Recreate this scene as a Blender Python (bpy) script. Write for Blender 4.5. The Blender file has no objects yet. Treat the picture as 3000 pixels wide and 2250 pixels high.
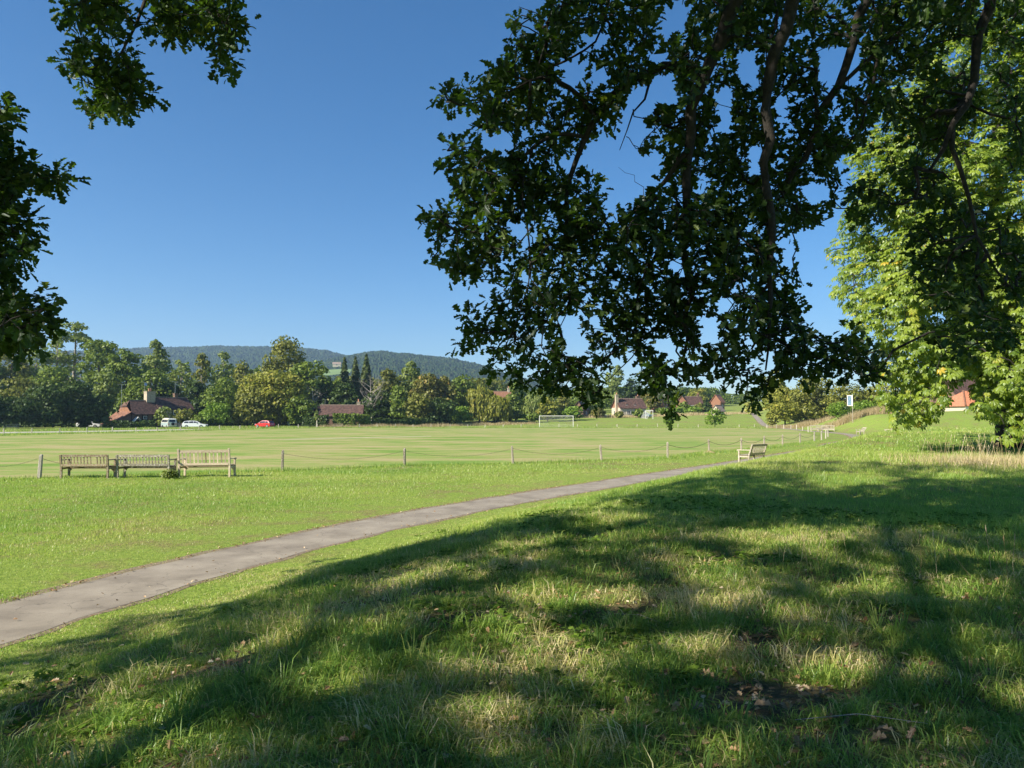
import bpy, math, random
import numpy as np
from mathutils import Vector, Matrix

random.seed(7)
rng = np.random.default_rng(11)
S = bpy.context.scene
COL = S.collection

# ------------------------------------------------------------------ camera, sky, sun, exposure
CAMZ = 2.2
PITCH = math.atan(97 / 2200)
cam_d = bpy.data.cameras.new('camera')
cam_d.sensor_width = 36
cam_d.lens = 2200 / 3000 * 36
cam_d.clip_start = 0.05
cam_d.clip_end = 20000
cam = bpy.data.objects.new('camera', cam_d)
cam.location = (0, 0, CAMZ)
cam.rotation_euler = (math.pi / 2 + PITCH, 0, 0)
COL.objects.link(cam)
S.camera = cam

SUN_EL = math.radians(33)
SUN_AZ = math.radians(-120)          # clockwise from +Y: left and behind the camera
sdir = np.array([math.cos(SUN_EL) * math.sin(SUN_AZ), math.cos(SUN_EL) * math.cos(SUN_AZ), math.sin(SUN_EL)])
w = bpy.data.worlds.new('World')
S.world = w
w.use_nodes = True
nt = w.node_tree
nt.nodes.clear()
sky = nt.nodes.new('ShaderNodeTexSky')
sky.sky_type = 'NISHITA'
sky.sun_disc = False
sky.sun_elevation = SUN_EL
sky.sun_rotation = SUN_AZ
sky.altitude = 0
sky.air_density = 0.9
sky.dust_density = 0.0
sky.ozone_density = 4.0
bg = nt.nodes.new('ShaderNodeBackground')
bg.inputs['Strength'].default_value = 0.068
wo = nt.nodes.new('ShaderNodeOutputWorld')
hs_ = nt.nodes.new('ShaderNodeHueSaturation')
hs_.inputs['Saturation'].default_value = 1.28
nt.links.new(sky.outputs[0], hs_.inputs['Color'])
nt.links.new(hs_.outputs[0], bg.inputs[0])
nt.links.new(bg.outputs[0], wo.inputs[0])

sun_d = bpy.data.lights.new('sun', 'SUN')
sun_d.energy = 5.0
sun_d.angle = math.radians(0.5)
sun_d.color = (1.0, 0.93, 0.80)
sun = bpy.data.objects.new('sun', sun_d)
sun.rotation_euler = Vector(sdir.tolist()).to_track_quat('Z', 'Y').to_euler()
sun.location = (-30, -20, 40)
COL.objects.link(sun)
S.view_settings.view_transform = 'Standard'
S.view_settings.look = 'None'
S.view_settings.gamma = 1
S.view_settings.use_curve_mapping = False
S.view_settings.exposure = 1.12

# ------------------------------------------------------------------ pixel helpers (photo is 3000 x 2250)
def at(px, py, Y):
    x = (px - 1500) / 2200; y = -(py - 1125) / 2200
    c, s = math.cos(PITCH), math.sin(PITCH)
    fy, fz = c - y * s, s + y * c
    return np.array([x / fy * Y, Y, CAMZ + fz / fy * Y])

def G(px, py, z=0.0):
    p = at(px, py, 1.0)
    k = (z - CAMZ) / (p[2] - CAMZ)
    return np.array([p[0] * k, k, z])

def proj(P):
    P = np.atleast_2d(P)
    c, s = math.cos(PITCH), math.sin(PITCH)
    Y = P[:, 1]; Z = P[:, 2] - CAMZ
    f = Y * c + Z * s; u = -Y * s + Z * c
    f = np.where(f < 0.05, 0.05, f)
    return 1500 + P[:, 0] / f * 2200, 1125 - u / f * 2200, f

def inpoly(px, py, poly):
    px = np.asarray(px, float); py = np.asarray(py, float)
    r = np.zeros(px.shape, bool)
    n = len(poly); j = n - 1
    for i in range(n):
        xi, yi = poly[i]; xj, yj = poly[j]
        if yi != yj:
            c = ((yi > py) != (yj > py)) & (px < (xj - xi) * (py - yi) / (yj - yi) + xi)
            r ^= c
        j = i
    return r

_perm = rng.random((256, 256))
def vnoise(x, y, seed=0):
    x = np.asarray(x, float) + seed * 37.3; y = np.asarray(y, float) + seed * 91.7
    xi = np.floor(x).astype(int); yi = np.floor(y).astype(int)
    fx = x - xi; fy = y - yi
    fx = fx * fx * (3 - 2 * fx); fy = fy * fy * (3 - 2 * fy)
    a = _perm[xi & 255, yi & 255]; b = _perm[(xi + 1) & 255, yi & 255]
    c = _perm[xi & 255, (yi + 1) & 255]; d = _perm[(xi + 1) & 255, (yi + 1) & 255]
    return (a * (1 - fx) + b * fx) * (1 - fy) + (c * (1 - fx) + d * fx) * fy

def ss(a, b, x):
    t = np.clip((np.asarray(x, float) - a) / (b - a), 0, 1)
    return t * t * (3 - 2 * t)

# ------------------------------------------------------------------ path lines and terrain
pF = [(0,1765),(383,1669),(750,1591),(1000,1536),(1199,1500),(1503,1449),(1673,1424),(1950,1384),(2156,1353),(2303,1328),(2449,1304)]
pN = [(0,1876),(383,1758),(750,1647),(1000,1577),(1375,1500),(1673,1449),(1950,1397),(2156,1365),(2303,1338),(2449,1313)]
wF = np.array([G(*p)[:2] for p in pF]); wN = np.array([G(*p)[:2] for p in pN])
def resample(P, n):
    P = np.asarray(P, float)
    d = np.r_[0, np.cumsum(np.linalg.norm(np.diff(P, axis=0), axis=1))]
    t = np.linspace(0, d[-1], n)
    return np.stack([np.interp(t, d, P[:, k]) for k in range(P.shape[1])], 1)
def smooth(P, it=6):
    P = P.copy()
    for _ in range(it):
        P[1:-1] = 0.25 * P[:-2] + 0.5 * P[1:-1] + 0.25 * P[2:]
    return P
cen = 0.5 * (resample(wF, 24) + resample(wN, 24))
cen = np.vstack([[-7.6, -12], [-7.0, -4], [-6.4, 3], cen[:-1], [25.6, 60.5], [31.5, 70], [37.2, 80.5], [42.0, 93], [44.8, 103], [46.0, 112], [48.0, 124], [52.0, 143], [57.5, 167], [66, 200], [84, 262], [104, 330]])
cen = smooth(resample(cen, 260), 6)

def path_dist(x, y):
    x = np.asarray(x, float).ravel(); y = np.asarray(y, float).ravel()
    best = np.full(x.shape, 1e9); sgn = np.ones(x.shape)
    A = cen[::2]
    for i in range(len(A) - 1):
        a = A[i]; b = A[i + 1]; ab = b - a; L = ab @ ab
        t = np.clip(((x - a[0]) * ab[0] + (y - a[1]) * ab[1]) / L, 0, 1)
        dx = x - a[0] - t * ab[0]; dy = y - a[1] - t * ab[1]
        d = np.hypot(dx, dy)
        m = d < best
        best = np.where(m, d, best)
        sgn = np.where(m, np.sign(ab[1] * dx - ab[0] * dy), sgn)
    return best * sgn

def terrain(x, y, d=None):
    x = np.asarray(x, float); y = np.asarray(y, float)
    if d is None:
        d = path_dist(x, y).reshape(x.shape)
    b1 = (0.62 + 0.36 * ss(8, 24, y) + 0.42 * ss(24, 40, y)) * ss(0.9, 5.6, d) * (1 - ss(54, 72, y))
    b2 = (2.3 * ss(1.6, 9, d) * ss(90, 112, y) + 0.9 * ss(10, 34, d) * ss(70, 95, y)) * (1 - 0.55 * ss(125, 152, y)) + .35 * ss(1, 3, d) * ss(98, 110, y)
    b3 = 0.036 * np.clip(y - 166, 0, 260) * ss(166, 210, y)
    b4 = 0.012 * np.clip(y - 420, 0, 5000)
    # lumps on the rough bank, growing away from the path
    k = ss(1.2, 3.0, d) * (1 - ss(45, 80, y))
    lump = (vnoise(x * 0.9, y * 0.9, 1) - 0.5) * 0.10 + (vnoise(x * 2.3, y * 2.3, 2) - 0.5) * 0.05
    return b1 + b2 + b3 + b4 + k * lump

def tz(x, y):
    return float(terrain(np.array([x]), np.array([y]))[0])

# ------------------------------------------------------------------ node material helpers
def new_mat(name):
    m = bpy.data.materials.new(name); m.use_nodes = True
    m.node_tree.nodes.clear()
    return m, m.node_tree

class N:
    def __init__(s, nt): s.nt = nt
    def n(s, t, **kw):
        nd = s.nt.nodes.new(t)
        for k, v in kw.items():
            if k.startswith('i_'):
                nd.inputs[k[2:].replace('_', ' ')].default_value = v
            else:
                setattr(nd, k, v)
        return nd
    def l(s, a, b): s.nt.links.new(a, b)
    def coord(s, scale=(1, 1, 1), kind='Object'):
        tc = s.n('ShaderNodeTexCoord'); mp = s.n('ShaderNodeMapping')
        mp.inputs['Scale'].default_value = scale
        s.l(tc.outputs[kind], mp.inputs[0]); return mp.outputs[0]
    def noise(s, vec, scale, detail=4, rough=0.55):
        n = s.n('ShaderNodeTexNoise'); n.inputs['Scale'].default_value = scale
        n.inputs['Detail'].default_value = detail; n.inputs['Roughness'].default_value = rough
        if vec is not None: s.l(vec, n.inputs['Vector'])
        return n.outputs['Fac']
    def ramp(s, fac, stops):
        r = s.n('ShaderNodeValToRGB')
        e = r.color_ramp.elements
        while len(e) > 1: e.remove(e[-1])
        e[0].position = stops[0][0]; e[0].color = (*stops[0][1], 1)
        for p, c in stops[1:]:
            q = e.new(p); q.color = (*c, 1)
        s.l(fac, r.inputs[0]); return r.outputs[0]
    def mix(s, fac, a, b, mode='MIX'):
        m = s.n('ShaderNodeMix', data_type='RGBA', blend_type=mode)
        for sock, v in ((m.inputs[0], fac), (m.inputs[6], a), (m.inputs[7], b)):
            if isinstance(v, bpy.types.NodeSocket): s.l(v, sock)
            elif isinstance(v, (int, float)): sock.default_value = v
            else: sock.default_value = (*v, 1)
        return m.outputs[2]
    def math(s, op, a, b=0.0):
        m = s.n('ShaderNodeMath', operation=op)
        for sock, v in ((m.inputs[0], a), (m.inputs[1], b)):
            if isinstance(v, bpy.types.NodeSocket): s.l(v, sock)
            else: sock.default_value = v
        return m.outputs[0]

def simple(name, col, rough=0.6, metal=0.0, var=0.15, scale=8.0, bump=0.0, coat=0.0, bscale=None):
    m, t = new_mat(name); k = N(t)
    v = k.coord()
    f = k.noise(v, scale, 5)
    c2 = tuple(x * (1 - var) for x in col); c1 = tuple(min(1, x * (1 + var)) for x in col)
    c = k.ramp(f, [(0.3, c2), (0.7, c1)])
    b = k.n('ShaderNodeBsdfPrincipled')
    b.inputs['Roughness'].default_value = rough; b.inputs['Metallic'].default_value = metal
    b.inputs['Coat Weight'].default_value = coat
    k.l(c, b.inputs['Base Color'])
    if bump:
        bp = k.n('ShaderNodeBump'); bp.inputs['Strength'].default_value = bump; bp.inputs['Distance'].default_value = 0.01
        k.l(k.noise(v, bscale or scale * 4, 4), bp.inputs['Height']); k.l(bp.outputs[0], b.inputs['Normal'])
    o = k.n('ShaderNodeOutputMaterial'); k.l(b.outputs[0], o.inputs[0])
    return m

def leaf_mat(name, dark, light, extra=None, trans=0.35, gloss=0.06, tcol=None, rough=0.45):
    """colour runs dark -> light (-> extra) with the per leaf attribute 'tone'"""
    m, t = new_mat(name); k = N(t)
    a = k.n('ShaderNodeAttribute', attribute_name='tone')
    st = [(0.0, dark), (0.75, light)]
    if extra: st.append((0.97, extra))
    c = k.ramp(a.outputs['Fac'], st)
    d = k.n('ShaderNodeBsdfDiffuse'); k.l(c, d.inputs[0])
    tr = k.n('ShaderNodeBsdfTranslucent')
    tc = k.mix(1.0, c, tcol or (1.6, 1.7, 0.7), 'MULTIPLY'); k.l(tc, tr.inputs[0])
    mx = k.n('ShaderNodeMixShader'); mx.inputs[0].default_value = trans
    k.l(d.outputs[0], mx.inputs[1]); k.l(tr.outputs[0], mx.inputs[2])
    out = mx.outputs[0]
    if gloss:
        g = k.n('ShaderNodeBsdfGlossy'); g.inputs['Roughness'].default_value = rough
        g.inputs[0].default_value = (0.9, 0.95, 1, 1)
        m2 = k.n('ShaderNodeMixShader'); m2.inputs[0].default_value = gloss
        k.l(out, m2.inputs[1]); k.l(g.outputs[0], m2.inputs[2]); out = m2.outputs[0]
    o = k.n('ShaderNodeOutputMaterial'); k.l(out, o.inputs[0])
    return m

def wood_mat(name, dark, light, lichen=(0.45, 0.46, 0.40), lich=0.35, grain=(1, 1, 12), rough=0.8):
    m, t = new_mat(name); k = N(t)
    v = k.coord(grain)
    f = k.noise(v, 6, 6, 0.65)
    c = k.ramp(f, [(0.3, dark), (0.68, light)])
    oi = k.n('ShaderNodeObjectInfo')
    hs = k.n('ShaderNodeHueSaturation')
    k.l(c, hs.inputs['Color'])
    k.l(k.math('ADD', k.math('MULTIPLY', oi.outputs['Random'], 0.5), 0.75), hs.inputs['Value'])
    v2 = k.coord((1, 1, 1))
    f2 = k.ramp(k.noise(v2, 22, 5, 0.7), [(0.5, (0, 0, 0)), (0.62, (lich,) * 3)])
    c = k.mix(f2, hs.outputs[0], lichen)
    b = k.n('ShaderNodeBsdfPrincipled'); b.inputs['Roughness'].default_value = rough
    b.inputs['Specular IOR Level'].default_value = 0.25
    k.l(c, b.inputs['Base Color'])
    bp = k.n('ShaderNodeBump'); bp.inputs['Strength'].default_value = 0.5; bp.inputs['Distance'].default_value = 0.006
    k.l(f, bp.inputs['Height']); k.l(bp.outputs[0], b.inputs['Normal'])
    o = k.n('ShaderNodeOutputMaterial'); k.l(b.outputs[0], o.inputs[0])
    return m

# ------------------------------------------------------------------ mesh helpers
def tag(o, label=None, cat=None, group=None, kind=None):
    if label: o['label'] = label
    if cat: o['category'] = cat
    if group: o['group'] = group
    if kind: o['kind'] = kind
    return o

def empty(name, loc=(0, 0, 0), rz=0.0, label=None, cat=None, group=None):
    o = bpy.data.objects.new(name, None); COL.objects.link(o)
    o.empty_display_size = 0.2
    o.location = tuple(float(v) for v in loc); o.rotation_euler = (0, 0, rz)
    return tag(o, label, cat, group)

def link(name, me, mats, parent=None, loc=None):
    o = bpy.data.objects.new(name, me); COL.objects.link(o)
    if mats is not None:
        for m in (mats if isinstance(mats, (list, tuple)) else [mats]):
            if m.name not in [x.name for x in me.materials if x]: me.materials.append(m)
    if parent: o.parent = parent
    if loc is not None: o.location = tuple(float(v) for v in loc)
    return o

def np_mesh(name, groups, tone=None, matidx=None, smooth_shade=False):
    """groups: list of (V (n,3), F (m,k)) ; F of one k per group"""
    Vs, loops, starts, tot, mi = [], [], [], [], []
    off = 0; ls = 0
    for gi, (V, F) in enumerate(groups):
        V = np.asarray(V, np.float32).reshape(-1, 3); F = np.asarray(F, np.int32)
        Vs.append(V); loops.append((F + off).ravel())
        m, k = F.shape
        starts.append(ls + np.arange(m) * k); tot.append(np.full(m, k))
        mi.append(np.full(m, matidx[gi] if matidx else 0))
        ls += m * k; off += len(V)
    V = np.vstack(Vs); loops = np.concatenate(loops).astype(np.int32)
    starts = np.concatenate(starts).astype(np.int32); tot = np.concatenate(tot).astype(np.int32)
    me = bpy.data.meshes.new(name)
    me.vertices.add(len(V)); me.vertices.foreach_set('co', V.ravel())
    me.loops.add(len(loops)); me.loops.foreach_set('vertex_index', loops)
    me.polygons.add(len(starts)); me.polygons.foreach_set('loop_start', starts)
    me.polygons.foreach_set('loop_total', tot)
    me.polygons.foreach_set('material_index', np.concatenate(mi).astype(np.int32))
    me.polygons.foreach_set('use_smooth', np.full(len(starts), smooth_shade))
    if tone is not None:
        a = me.attributes.new('tone', 'FLOAT', 'POINT'); a.data.foreach_set('value', np.asarray(tone, np.float32))
    me.update(calc_edges=True)
    return me

def scatter(TV, TF, pos, R, sc):
    """TV (v,3) template, TF (f,k), pos (n,3), R (n,3,3) columns = axes, sc (n,) or (n,3)"""
    n = len(pos); v = len(TV)
    sc = np.asarray(sc, float)
    if sc.ndim == 1: sc = np.repeat(sc[:, None], 3, 1)
    T = TV[None, :, :] * sc[:, None, :]
    V = np.einsum('nij,nvj->nvi', R, T) + pos[:, None, :]
    F = TF[None] + (np.arange(n) * v)[:, None, None]
    return V.reshape(-1, 3), F.reshape(-1, TF.shape[1])

def norm(a): return a / (np.linalg.norm(a, axis=-1, keepdims=True) + 1e-9)

def frames(axis, up):
    """x = axis, z ~ up"""
    x = norm(axis); y = norm(np.cross(up, x)); z = np.cross(x, y)
    return np.stack([x, y, z], -1)

def tube(P, r, sides=6, cap=True):
    P = np.asarray(P, float); n = len(P); r = np.broadcast_to(np.asarray(r, float), (n,))
    T = norm(np.gradient(P, axis=0))
    ref = np.array([0.0, 0.0, 1.0])
    if abs(T[:, 2]).max() > 0.9: ref = np.array([0.31, 0.95, 0.02]) if abs(T[0, 2]) > 0.5 else ref
    A = norm(np.cross(T, ref)); B = np.cross(T, A)
    a = np.arange(sides) / sides * 2 * math.pi
    V = P[:, None] + r[:, None, None] * (np.cos(a)[None, :, None] * A[:, None] + np.sin(a)[None, :, None] * B[:, None])
    i = np.arange(n - 1)[:, None] * sides; j = np.arange(sides)[None]
    F = np.stack([i + j, i + (j + 1) % sides, i + sides + (j + 1) % sides, i + sides + j], -1).reshape(-1, 4)
    return V.reshape(-1, 3), F

def merge(lst):
    Vs, Fs, off = [], [], 0
    for V, F in lst:
        Vs.append(V); Fs.append(F + off); off += len(V)
    return np.vstack(Vs), np.vstack(Fs)

class MB:
    """small mesh builder for boxes, prisms, quads"""
    def __init__(s): s.v = []; s.f = []; s.m = []
    def add(s, V, F, m=0):
        o = len(s.v); s.v += [tuple(float(c) for c in p) for p in V]; s.f += [tuple(i + o for i in f) for f in F]; s.m += [m] * len(F)
        return s
    def box(s, c, d, m=0, rot=None, taper=1.0):
        x, y, z = d[0] / 2, d[1] / 2, d[2] / 2
        V = [Vector((sx * x * (taper if sz > 0 else 1), sy * y * (taper if sz > 0 else 1), sz * z)) for sz in (-1, 1) for sx, sy in ((-1, -1), (1, -1), (1, 1), (-1, 1))]
        if rot is not None: V = [rot @ v for v in V]
        V = [v + Vector(c) for v in V]
        return s.add(V, [(3, 2, 1, 0), (4, 5, 6, 7), (0, 1, 5, 4), (1, 2, 6, 5), (2, 3, 7, 6), (3, 0, 4, 7)], m)
    def bar(s, a, b, w, h, m=0):
        a = Vector(a); b = Vector(b); d = b - a; L = d.length
        q = d.to_track_quat('Z', 'Y').to_matrix()
        return s.box((a + b) / 2, (w, h, L), m, q)
    def quad(s, *p, m=0): return s.add(p, [tuple(range(len(p)))], m)
    def tube(s, P, r, sides=6, m=0):
        V, F = tube(P, r, sides); s.add(V, F.tolist(), m)
        n = len(P)
        return s.add([tuple(x) for x in V[-sides:]], [tuple(range(sides))], m)
    def cyl(s, c, axis, r, h, sides=16, m=0):
        c = Vector(c); ax = Vector(axis).normalized()
        q = ax.to_track_quat('Z', 'Y').to_matrix()
        V = []
        for z in (-h / 2, h / 2):
            for i in range(sides):
                t = i / sides * 2 * math.pi
                V.append(c + q @ Vector((r * math.cos(t), r * math.sin(t), z)))
        F = [(i, (i + 1) % sides, sides + (i + 1) % sides, sides + i) for i in range(sides)] + [tuple(range(sides))[::-1], tuple(range(sides, 2 * sides))]
        return s.add(V, F, m)
    def build(s, name, mats, parent=None, loc=None, smooth_shade=False):
        me = bpy.data.meshes.new(name); me.from_pydata(s.v, [], s.f)
        me.polygons.foreach_set('material_index', s.m)
        if smooth_shade: me.polygons.foreach_set('use_smooth', [True] * len(s.f))
        o = link(name, me, mats, parent, loc)
        me.update(); return o

# ------------------------------------------------------------------ materials
M = {}
def ground_material():
    m, t = new_mat('rough_grass_ground'); k = N(t)
    v = k.coord((1, 1, 1))
    big = k.noise(v, 0.16, 4, 0.6); mid = k.noise(v, 1.1, 5, 0.65); fine = k.math('ADD', k.math('MULTIPLY', k.noise(v, 9, 6, 0.8), .6), k.math('MULTIPLY', k.noise(v, 38, 3, 0.7), .4))
    g = k.ramp(fine, [(0.34, (0.080, 0.118, 0.022)), (0.50, (0.210, 0.290, 0.050)), (0.66, (0.39, 0.44, 0.095))])
    dry = k.ramp(fine, [(0.3, (0.08, 0.065, 0.03)), (0.7, (0.38, 0.31, 0.13))])
    fac = k.ramp(k.math('ADD', k.math('MULTIPLY', mid, 0.65), k.math('MULTIPLY', big, 0.45)), [(0.53, (0, 0, 0)), (0.66, (0.8,) * 3)])
    c = k.mix(fac, g, dry)
    soil = k.ramp(fine, [(0.3, (0.022, 0.016, 0.010)), (0.5, (0.10, 0.075, 0.045)), (0.72, (0.30, 0.225, 0.13))])
    at_ = k.n('ShaderNodeAttribute', attribute_name='tone')
    c = k.mix(at_.outputs['Fac'], c, soil)
    b = k.n('ShaderNodeBsdfPrincipled'); b.inputs['Roughness'].default_value = 0.95
    b.inputs['Specular IOR Level'].default_value = 0.1
    k.l(c, b.inputs['Base Color'])
    bp = k.n('ShaderNodeBump'); bp.inputs['Strength'].default_value = 0.9; bp.inputs['Distance'].default_value = 0.05
    k.l(fine, bp.inputs['Height']); k.l(bp.outputs[0], b.inputs['Normal'])
    o = k.n('ShaderNodeOutputMaterial'); k.l(b.outputs[0], o.inputs[0])
    return m
M['ground'] = ground_material()

def turf_material(name, streak=(0.11, 0.24, 1), bright=1.0, tan=0.55):
    m, t = new_mat(name); k = N(t)
    v = k.coord(streak)
    s1 = k.noise(v, 1.0, 6, 0.6)
    v2 = k.coord((0.35, 0.9, 1)); s2 = k.noise(v2, 1.0, 5, 0.65)
    f = k.math('ADD', k.math('MULTIPLY', s1, 0.6), k.math('MULTIPLY', s2, 0.4))
    B = bright
    c = k.ramp(f, [(0.37, (0.105 * B, 0.180 * B, 0.028 * B)), (0.445, (0.150 * B, 0.220 * B, 0.045 * B)), (0.495, (0.215 * B, 0.235 * B, 0.070 * B)), (0.585, (0.290 * B, 0.250 * B, 0.115 * B))])
    v3 = k.coord((1, 1, 1)); fine = k.noise(v3, 7, 6, 0.8)
    c = k.mix(0.5, c, k.ramp(fine, [(0.3, (0.35,) * 3), (0.7, (1.0,) * 3)]), 'MULTIPLY')
    b = k.n('ShaderNodeBsdfPrincipled'); b.inputs['Roughness'].default_value = 0.95
    b.inputs['Specular IOR Level'].default_value = 0.1
    k.l(c, b.inputs['Base Color'])
    bp = k.n('ShaderNodeBump'); bp.inputs['Strength'].default_value = 0.5; bp.inputs['Distance'].default_value = 0.03
    k.l(fine, bp.inputs['Height']); k.l(bp.outputs[0], b.inputs['Normal'])
    o = k.n('ShaderNodeOutputMaterial'); k.l(b.outputs[0], o.inputs[0])
    return m
M['turf'] = turf_material('mown_turf', bright=1.5)
M['pitch'] = simple('dry_pitch_turf', (0.36, 0.34, 0.17), 0.95, var=0.2, scale=1.2)

def asphalt():
    m, t = new_mat('worn_asphalt'); k = N(t)
    v = k.coord((1, 1, 1))
    f = k.noise(v, 120, 4, 0.8); g = k.noise(v, 1.3, 5, 0.6)
    c = k.ramp(g, [(0.3, (0.205, 0.174, 0.136)), (0.5, (0.300, 0.258, 0.202)), (0.7, (0.375, 0.325, 0.256))])
    c = k.mix(0.5, c, k.ramp(f, [(0.35, (0.35,) * 3), (0.62, (1.3,) * 3)]), 'MULTIPLY')
    # fine cracks
    vo = k.n('ShaderNodeTexVoronoi', feature='DISTANCE_TO_EDGE'); vo.inputs['Scale'].default_value = 1.5
    wv = k.n('ShaderNodeMix', data_type='RGBA'); 
    nz = k.n('ShaderNodeTexNoise'); nz.inputs['Scale'].default_value = 3.0; nz.inputs['Detail'].default_value = 4
    k.l(v, nz.inputs['Vector'])
    vm = k.n('ShaderNodeVectorMath', operation='MULTIPLY_ADD')
    k.l(nz.outputs['Color'], vm.inputs[0]); vm.inputs[1].default_value = (0.5, 0.5, 0.5); k.l(v, vm.inputs[2])
    k.l(vm.outputs[0], vo.inputs['Vector'])
    nt.nodes
    t.nodes.remove(wv)
    gate = k.ramp(k.noise(v, 0.9, 3), [(0.40, (0, 0, 0)), (0.50, (1, 1, 1))])
    cr = k.ramp(vo.outputs['Distance'], [(0.0, (1, 1, 1)), (0.012, (0, 0, 0))])
    crm = k.mix(1.0, k.mix(1.0, cr, gate, 'MULTIPLY'), (0.55, 0.55, 0.55), 'MULTIPLY')
    c = k.mix(crm, c, (0.055, 0.045, 0.038))
    b = k.n('ShaderNodeBsdfPrincipled'); b.inputs['Roughness'].default_value = 0.92
    b.inputs['Specular IOR Level'].default_value = 0.2
    k.l(c, b.inputs['Base Color'])
    bp = k.n('ShaderNodeBump'); bp.inputs['Strength'].default_value = 0.6; bp.inputs['Distance'].default_value = 0.006
    k.l(f, bp.inputs['Height']); k.l(bp.outputs[0], b.inputs['Normal'])
    o = k.n('ShaderNodeOutputMaterial'); k.l(b.outputs[0], o.inputs[0])
    return m
M['asphalt'] = asphalt()
M['lane'] = simple('pale_gravel_lane', (0.42, 0.38, 0.32), 0.9, var=0.2, scale=0.8)
M['verge_soil'] = simple('leaf_litter_soil', (0.20, 0.15, 0.09), 0.95, var=0.6, scale=30, bump=0.25)

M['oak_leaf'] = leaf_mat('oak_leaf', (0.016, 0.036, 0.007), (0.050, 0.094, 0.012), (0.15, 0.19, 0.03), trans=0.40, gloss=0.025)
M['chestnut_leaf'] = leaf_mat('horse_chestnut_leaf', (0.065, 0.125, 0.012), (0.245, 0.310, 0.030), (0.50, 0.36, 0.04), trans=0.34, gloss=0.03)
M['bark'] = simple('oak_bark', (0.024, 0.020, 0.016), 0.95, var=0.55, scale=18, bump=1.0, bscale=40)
M['bark_pale'] = simple('pale_bark', (0.26, 0.23, 0.19), 0.95, var=0.4, scale=3)
M['bark_dead'] = simple('dead_grey_wood', (0.34, 0.30, 0.26), 0.95, var=0.3, scale=3)
def blade_mat(name, stops, trans=0.35):
    m, t = new_mat(name); k = N(t)
    a = k.n('ShaderNodeAttribute', attribute_name='tone')
    c = k.ramp(a.outputs['Fac'], stops)
    d = k.n('ShaderNodeBsdfDiffuse'); k.l(c, d.inputs[0])
    tr = k.n('ShaderNodeBsdfTranslucent'); k.l(k.mix(1.0, c, (1.2, 1.3, 0.9), 'MULTIPLY'), tr.inputs[0])
    mx = k.n('ShaderNodeMixShader'); mx.inputs[0].default_value = trans
    k.l(d.outputs[0], mx.inputs[1]); k.l(tr.outputs[0], mx.inputs[2])
    g = k.n('ShaderNodeBsdfGlossy'); g.inputs['Roughness'].default_value = 0.4
    m2 = k.n('ShaderNodeMixShader'); m2.inputs[0].default_value = 0.03
    k.l(mx.outputs[0], m2.inputs[1]); k.l(g.outputs[0], m2.inputs[2])
    o = k.n('ShaderNodeOutputMaterial'); k.l(m2.outputs[0], o.inputs[0])
    return m
M['blade'] = blade_mat('grass_blade', [(0.0, (0.095, 0.180, 0.040)), (0.30, (0.220, 0.350, 0.060)), (0.55, (0.380, 0.460, 0.090)), (0.78, (0.58, 0.50, 0.21)), (1.0, (0.72, 0.60, 0.36))], .42)
M['dryblade'] = blade_mat('dry_grass_blade', [(0.0, (0.24, 0.18, 0.085)), (0.5, (0.46, 0.36, 0.19)), (1.0, (0.62, 0.50, 0.30))], 0.25)

# ------------------------------------------------------------------ ground sheet
def build_ground():
    ang = np.concatenate([np.linspace(-180, -50, 40, endpoint=False), np.linspace(-50, 50, 400, endpoint=False), np.linspace(50, 180, 40, endpoint=False)])
    ang = np.radians(ang)
    rad = np.concatenate([np.linspace(0.8, 14, 130, endpoint=False), np.geomspace(14, 9000, 190)])
    A, R = np.meshgrid(ang, rad)
    X = R * np.sin(A); Y = R * np.cos(A)
    d = path_dist(X, Y).reshape(X.shape)
    Z = terrain(X, Y, d)
    nr, na = X.shape
    V = np.stack([X, Y, Z], -1).reshape(-1, 3)
    V = np.vstack([V, [[0, 0, tz(0, 0)]]])
    i = np.arange(nr - 1)[:, None] * na; j = np.arange(na)[None]
    F = np.stack([i + j, i + na + j, i + na + (j + 1) % na, i + (j + 1) % na], -1).reshape(-1, 4)
    T = np.stack([np.full(na, nr * na), np.arange(na), (np.arange(na) + 1) % na], -1)
    # bare soil: strip by the scorched line and worn spots, as a share per vertex
    tone = bare(V[:, 0], V[:, 1])
    me = np_mesh('ground', [(V, F)], tone=tone, smooth_shade=True)
    o = link('ground', me, M['ground']); tag(o, 'rough grassy ground of the village green and its bank', kind='structure')
    # centre fan
    mb = MB(); c = V[-1]
    ring = V[:na]
    me2 = bpy.data.meshes.new('ground_under_camera')
    return o

def px_of_ground(x, y):
    z = np.full(np.shape(x), 0.6)
    p = proj(np.stack([x, y, z], -1)); return p[0], p[1], p[2]

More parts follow.
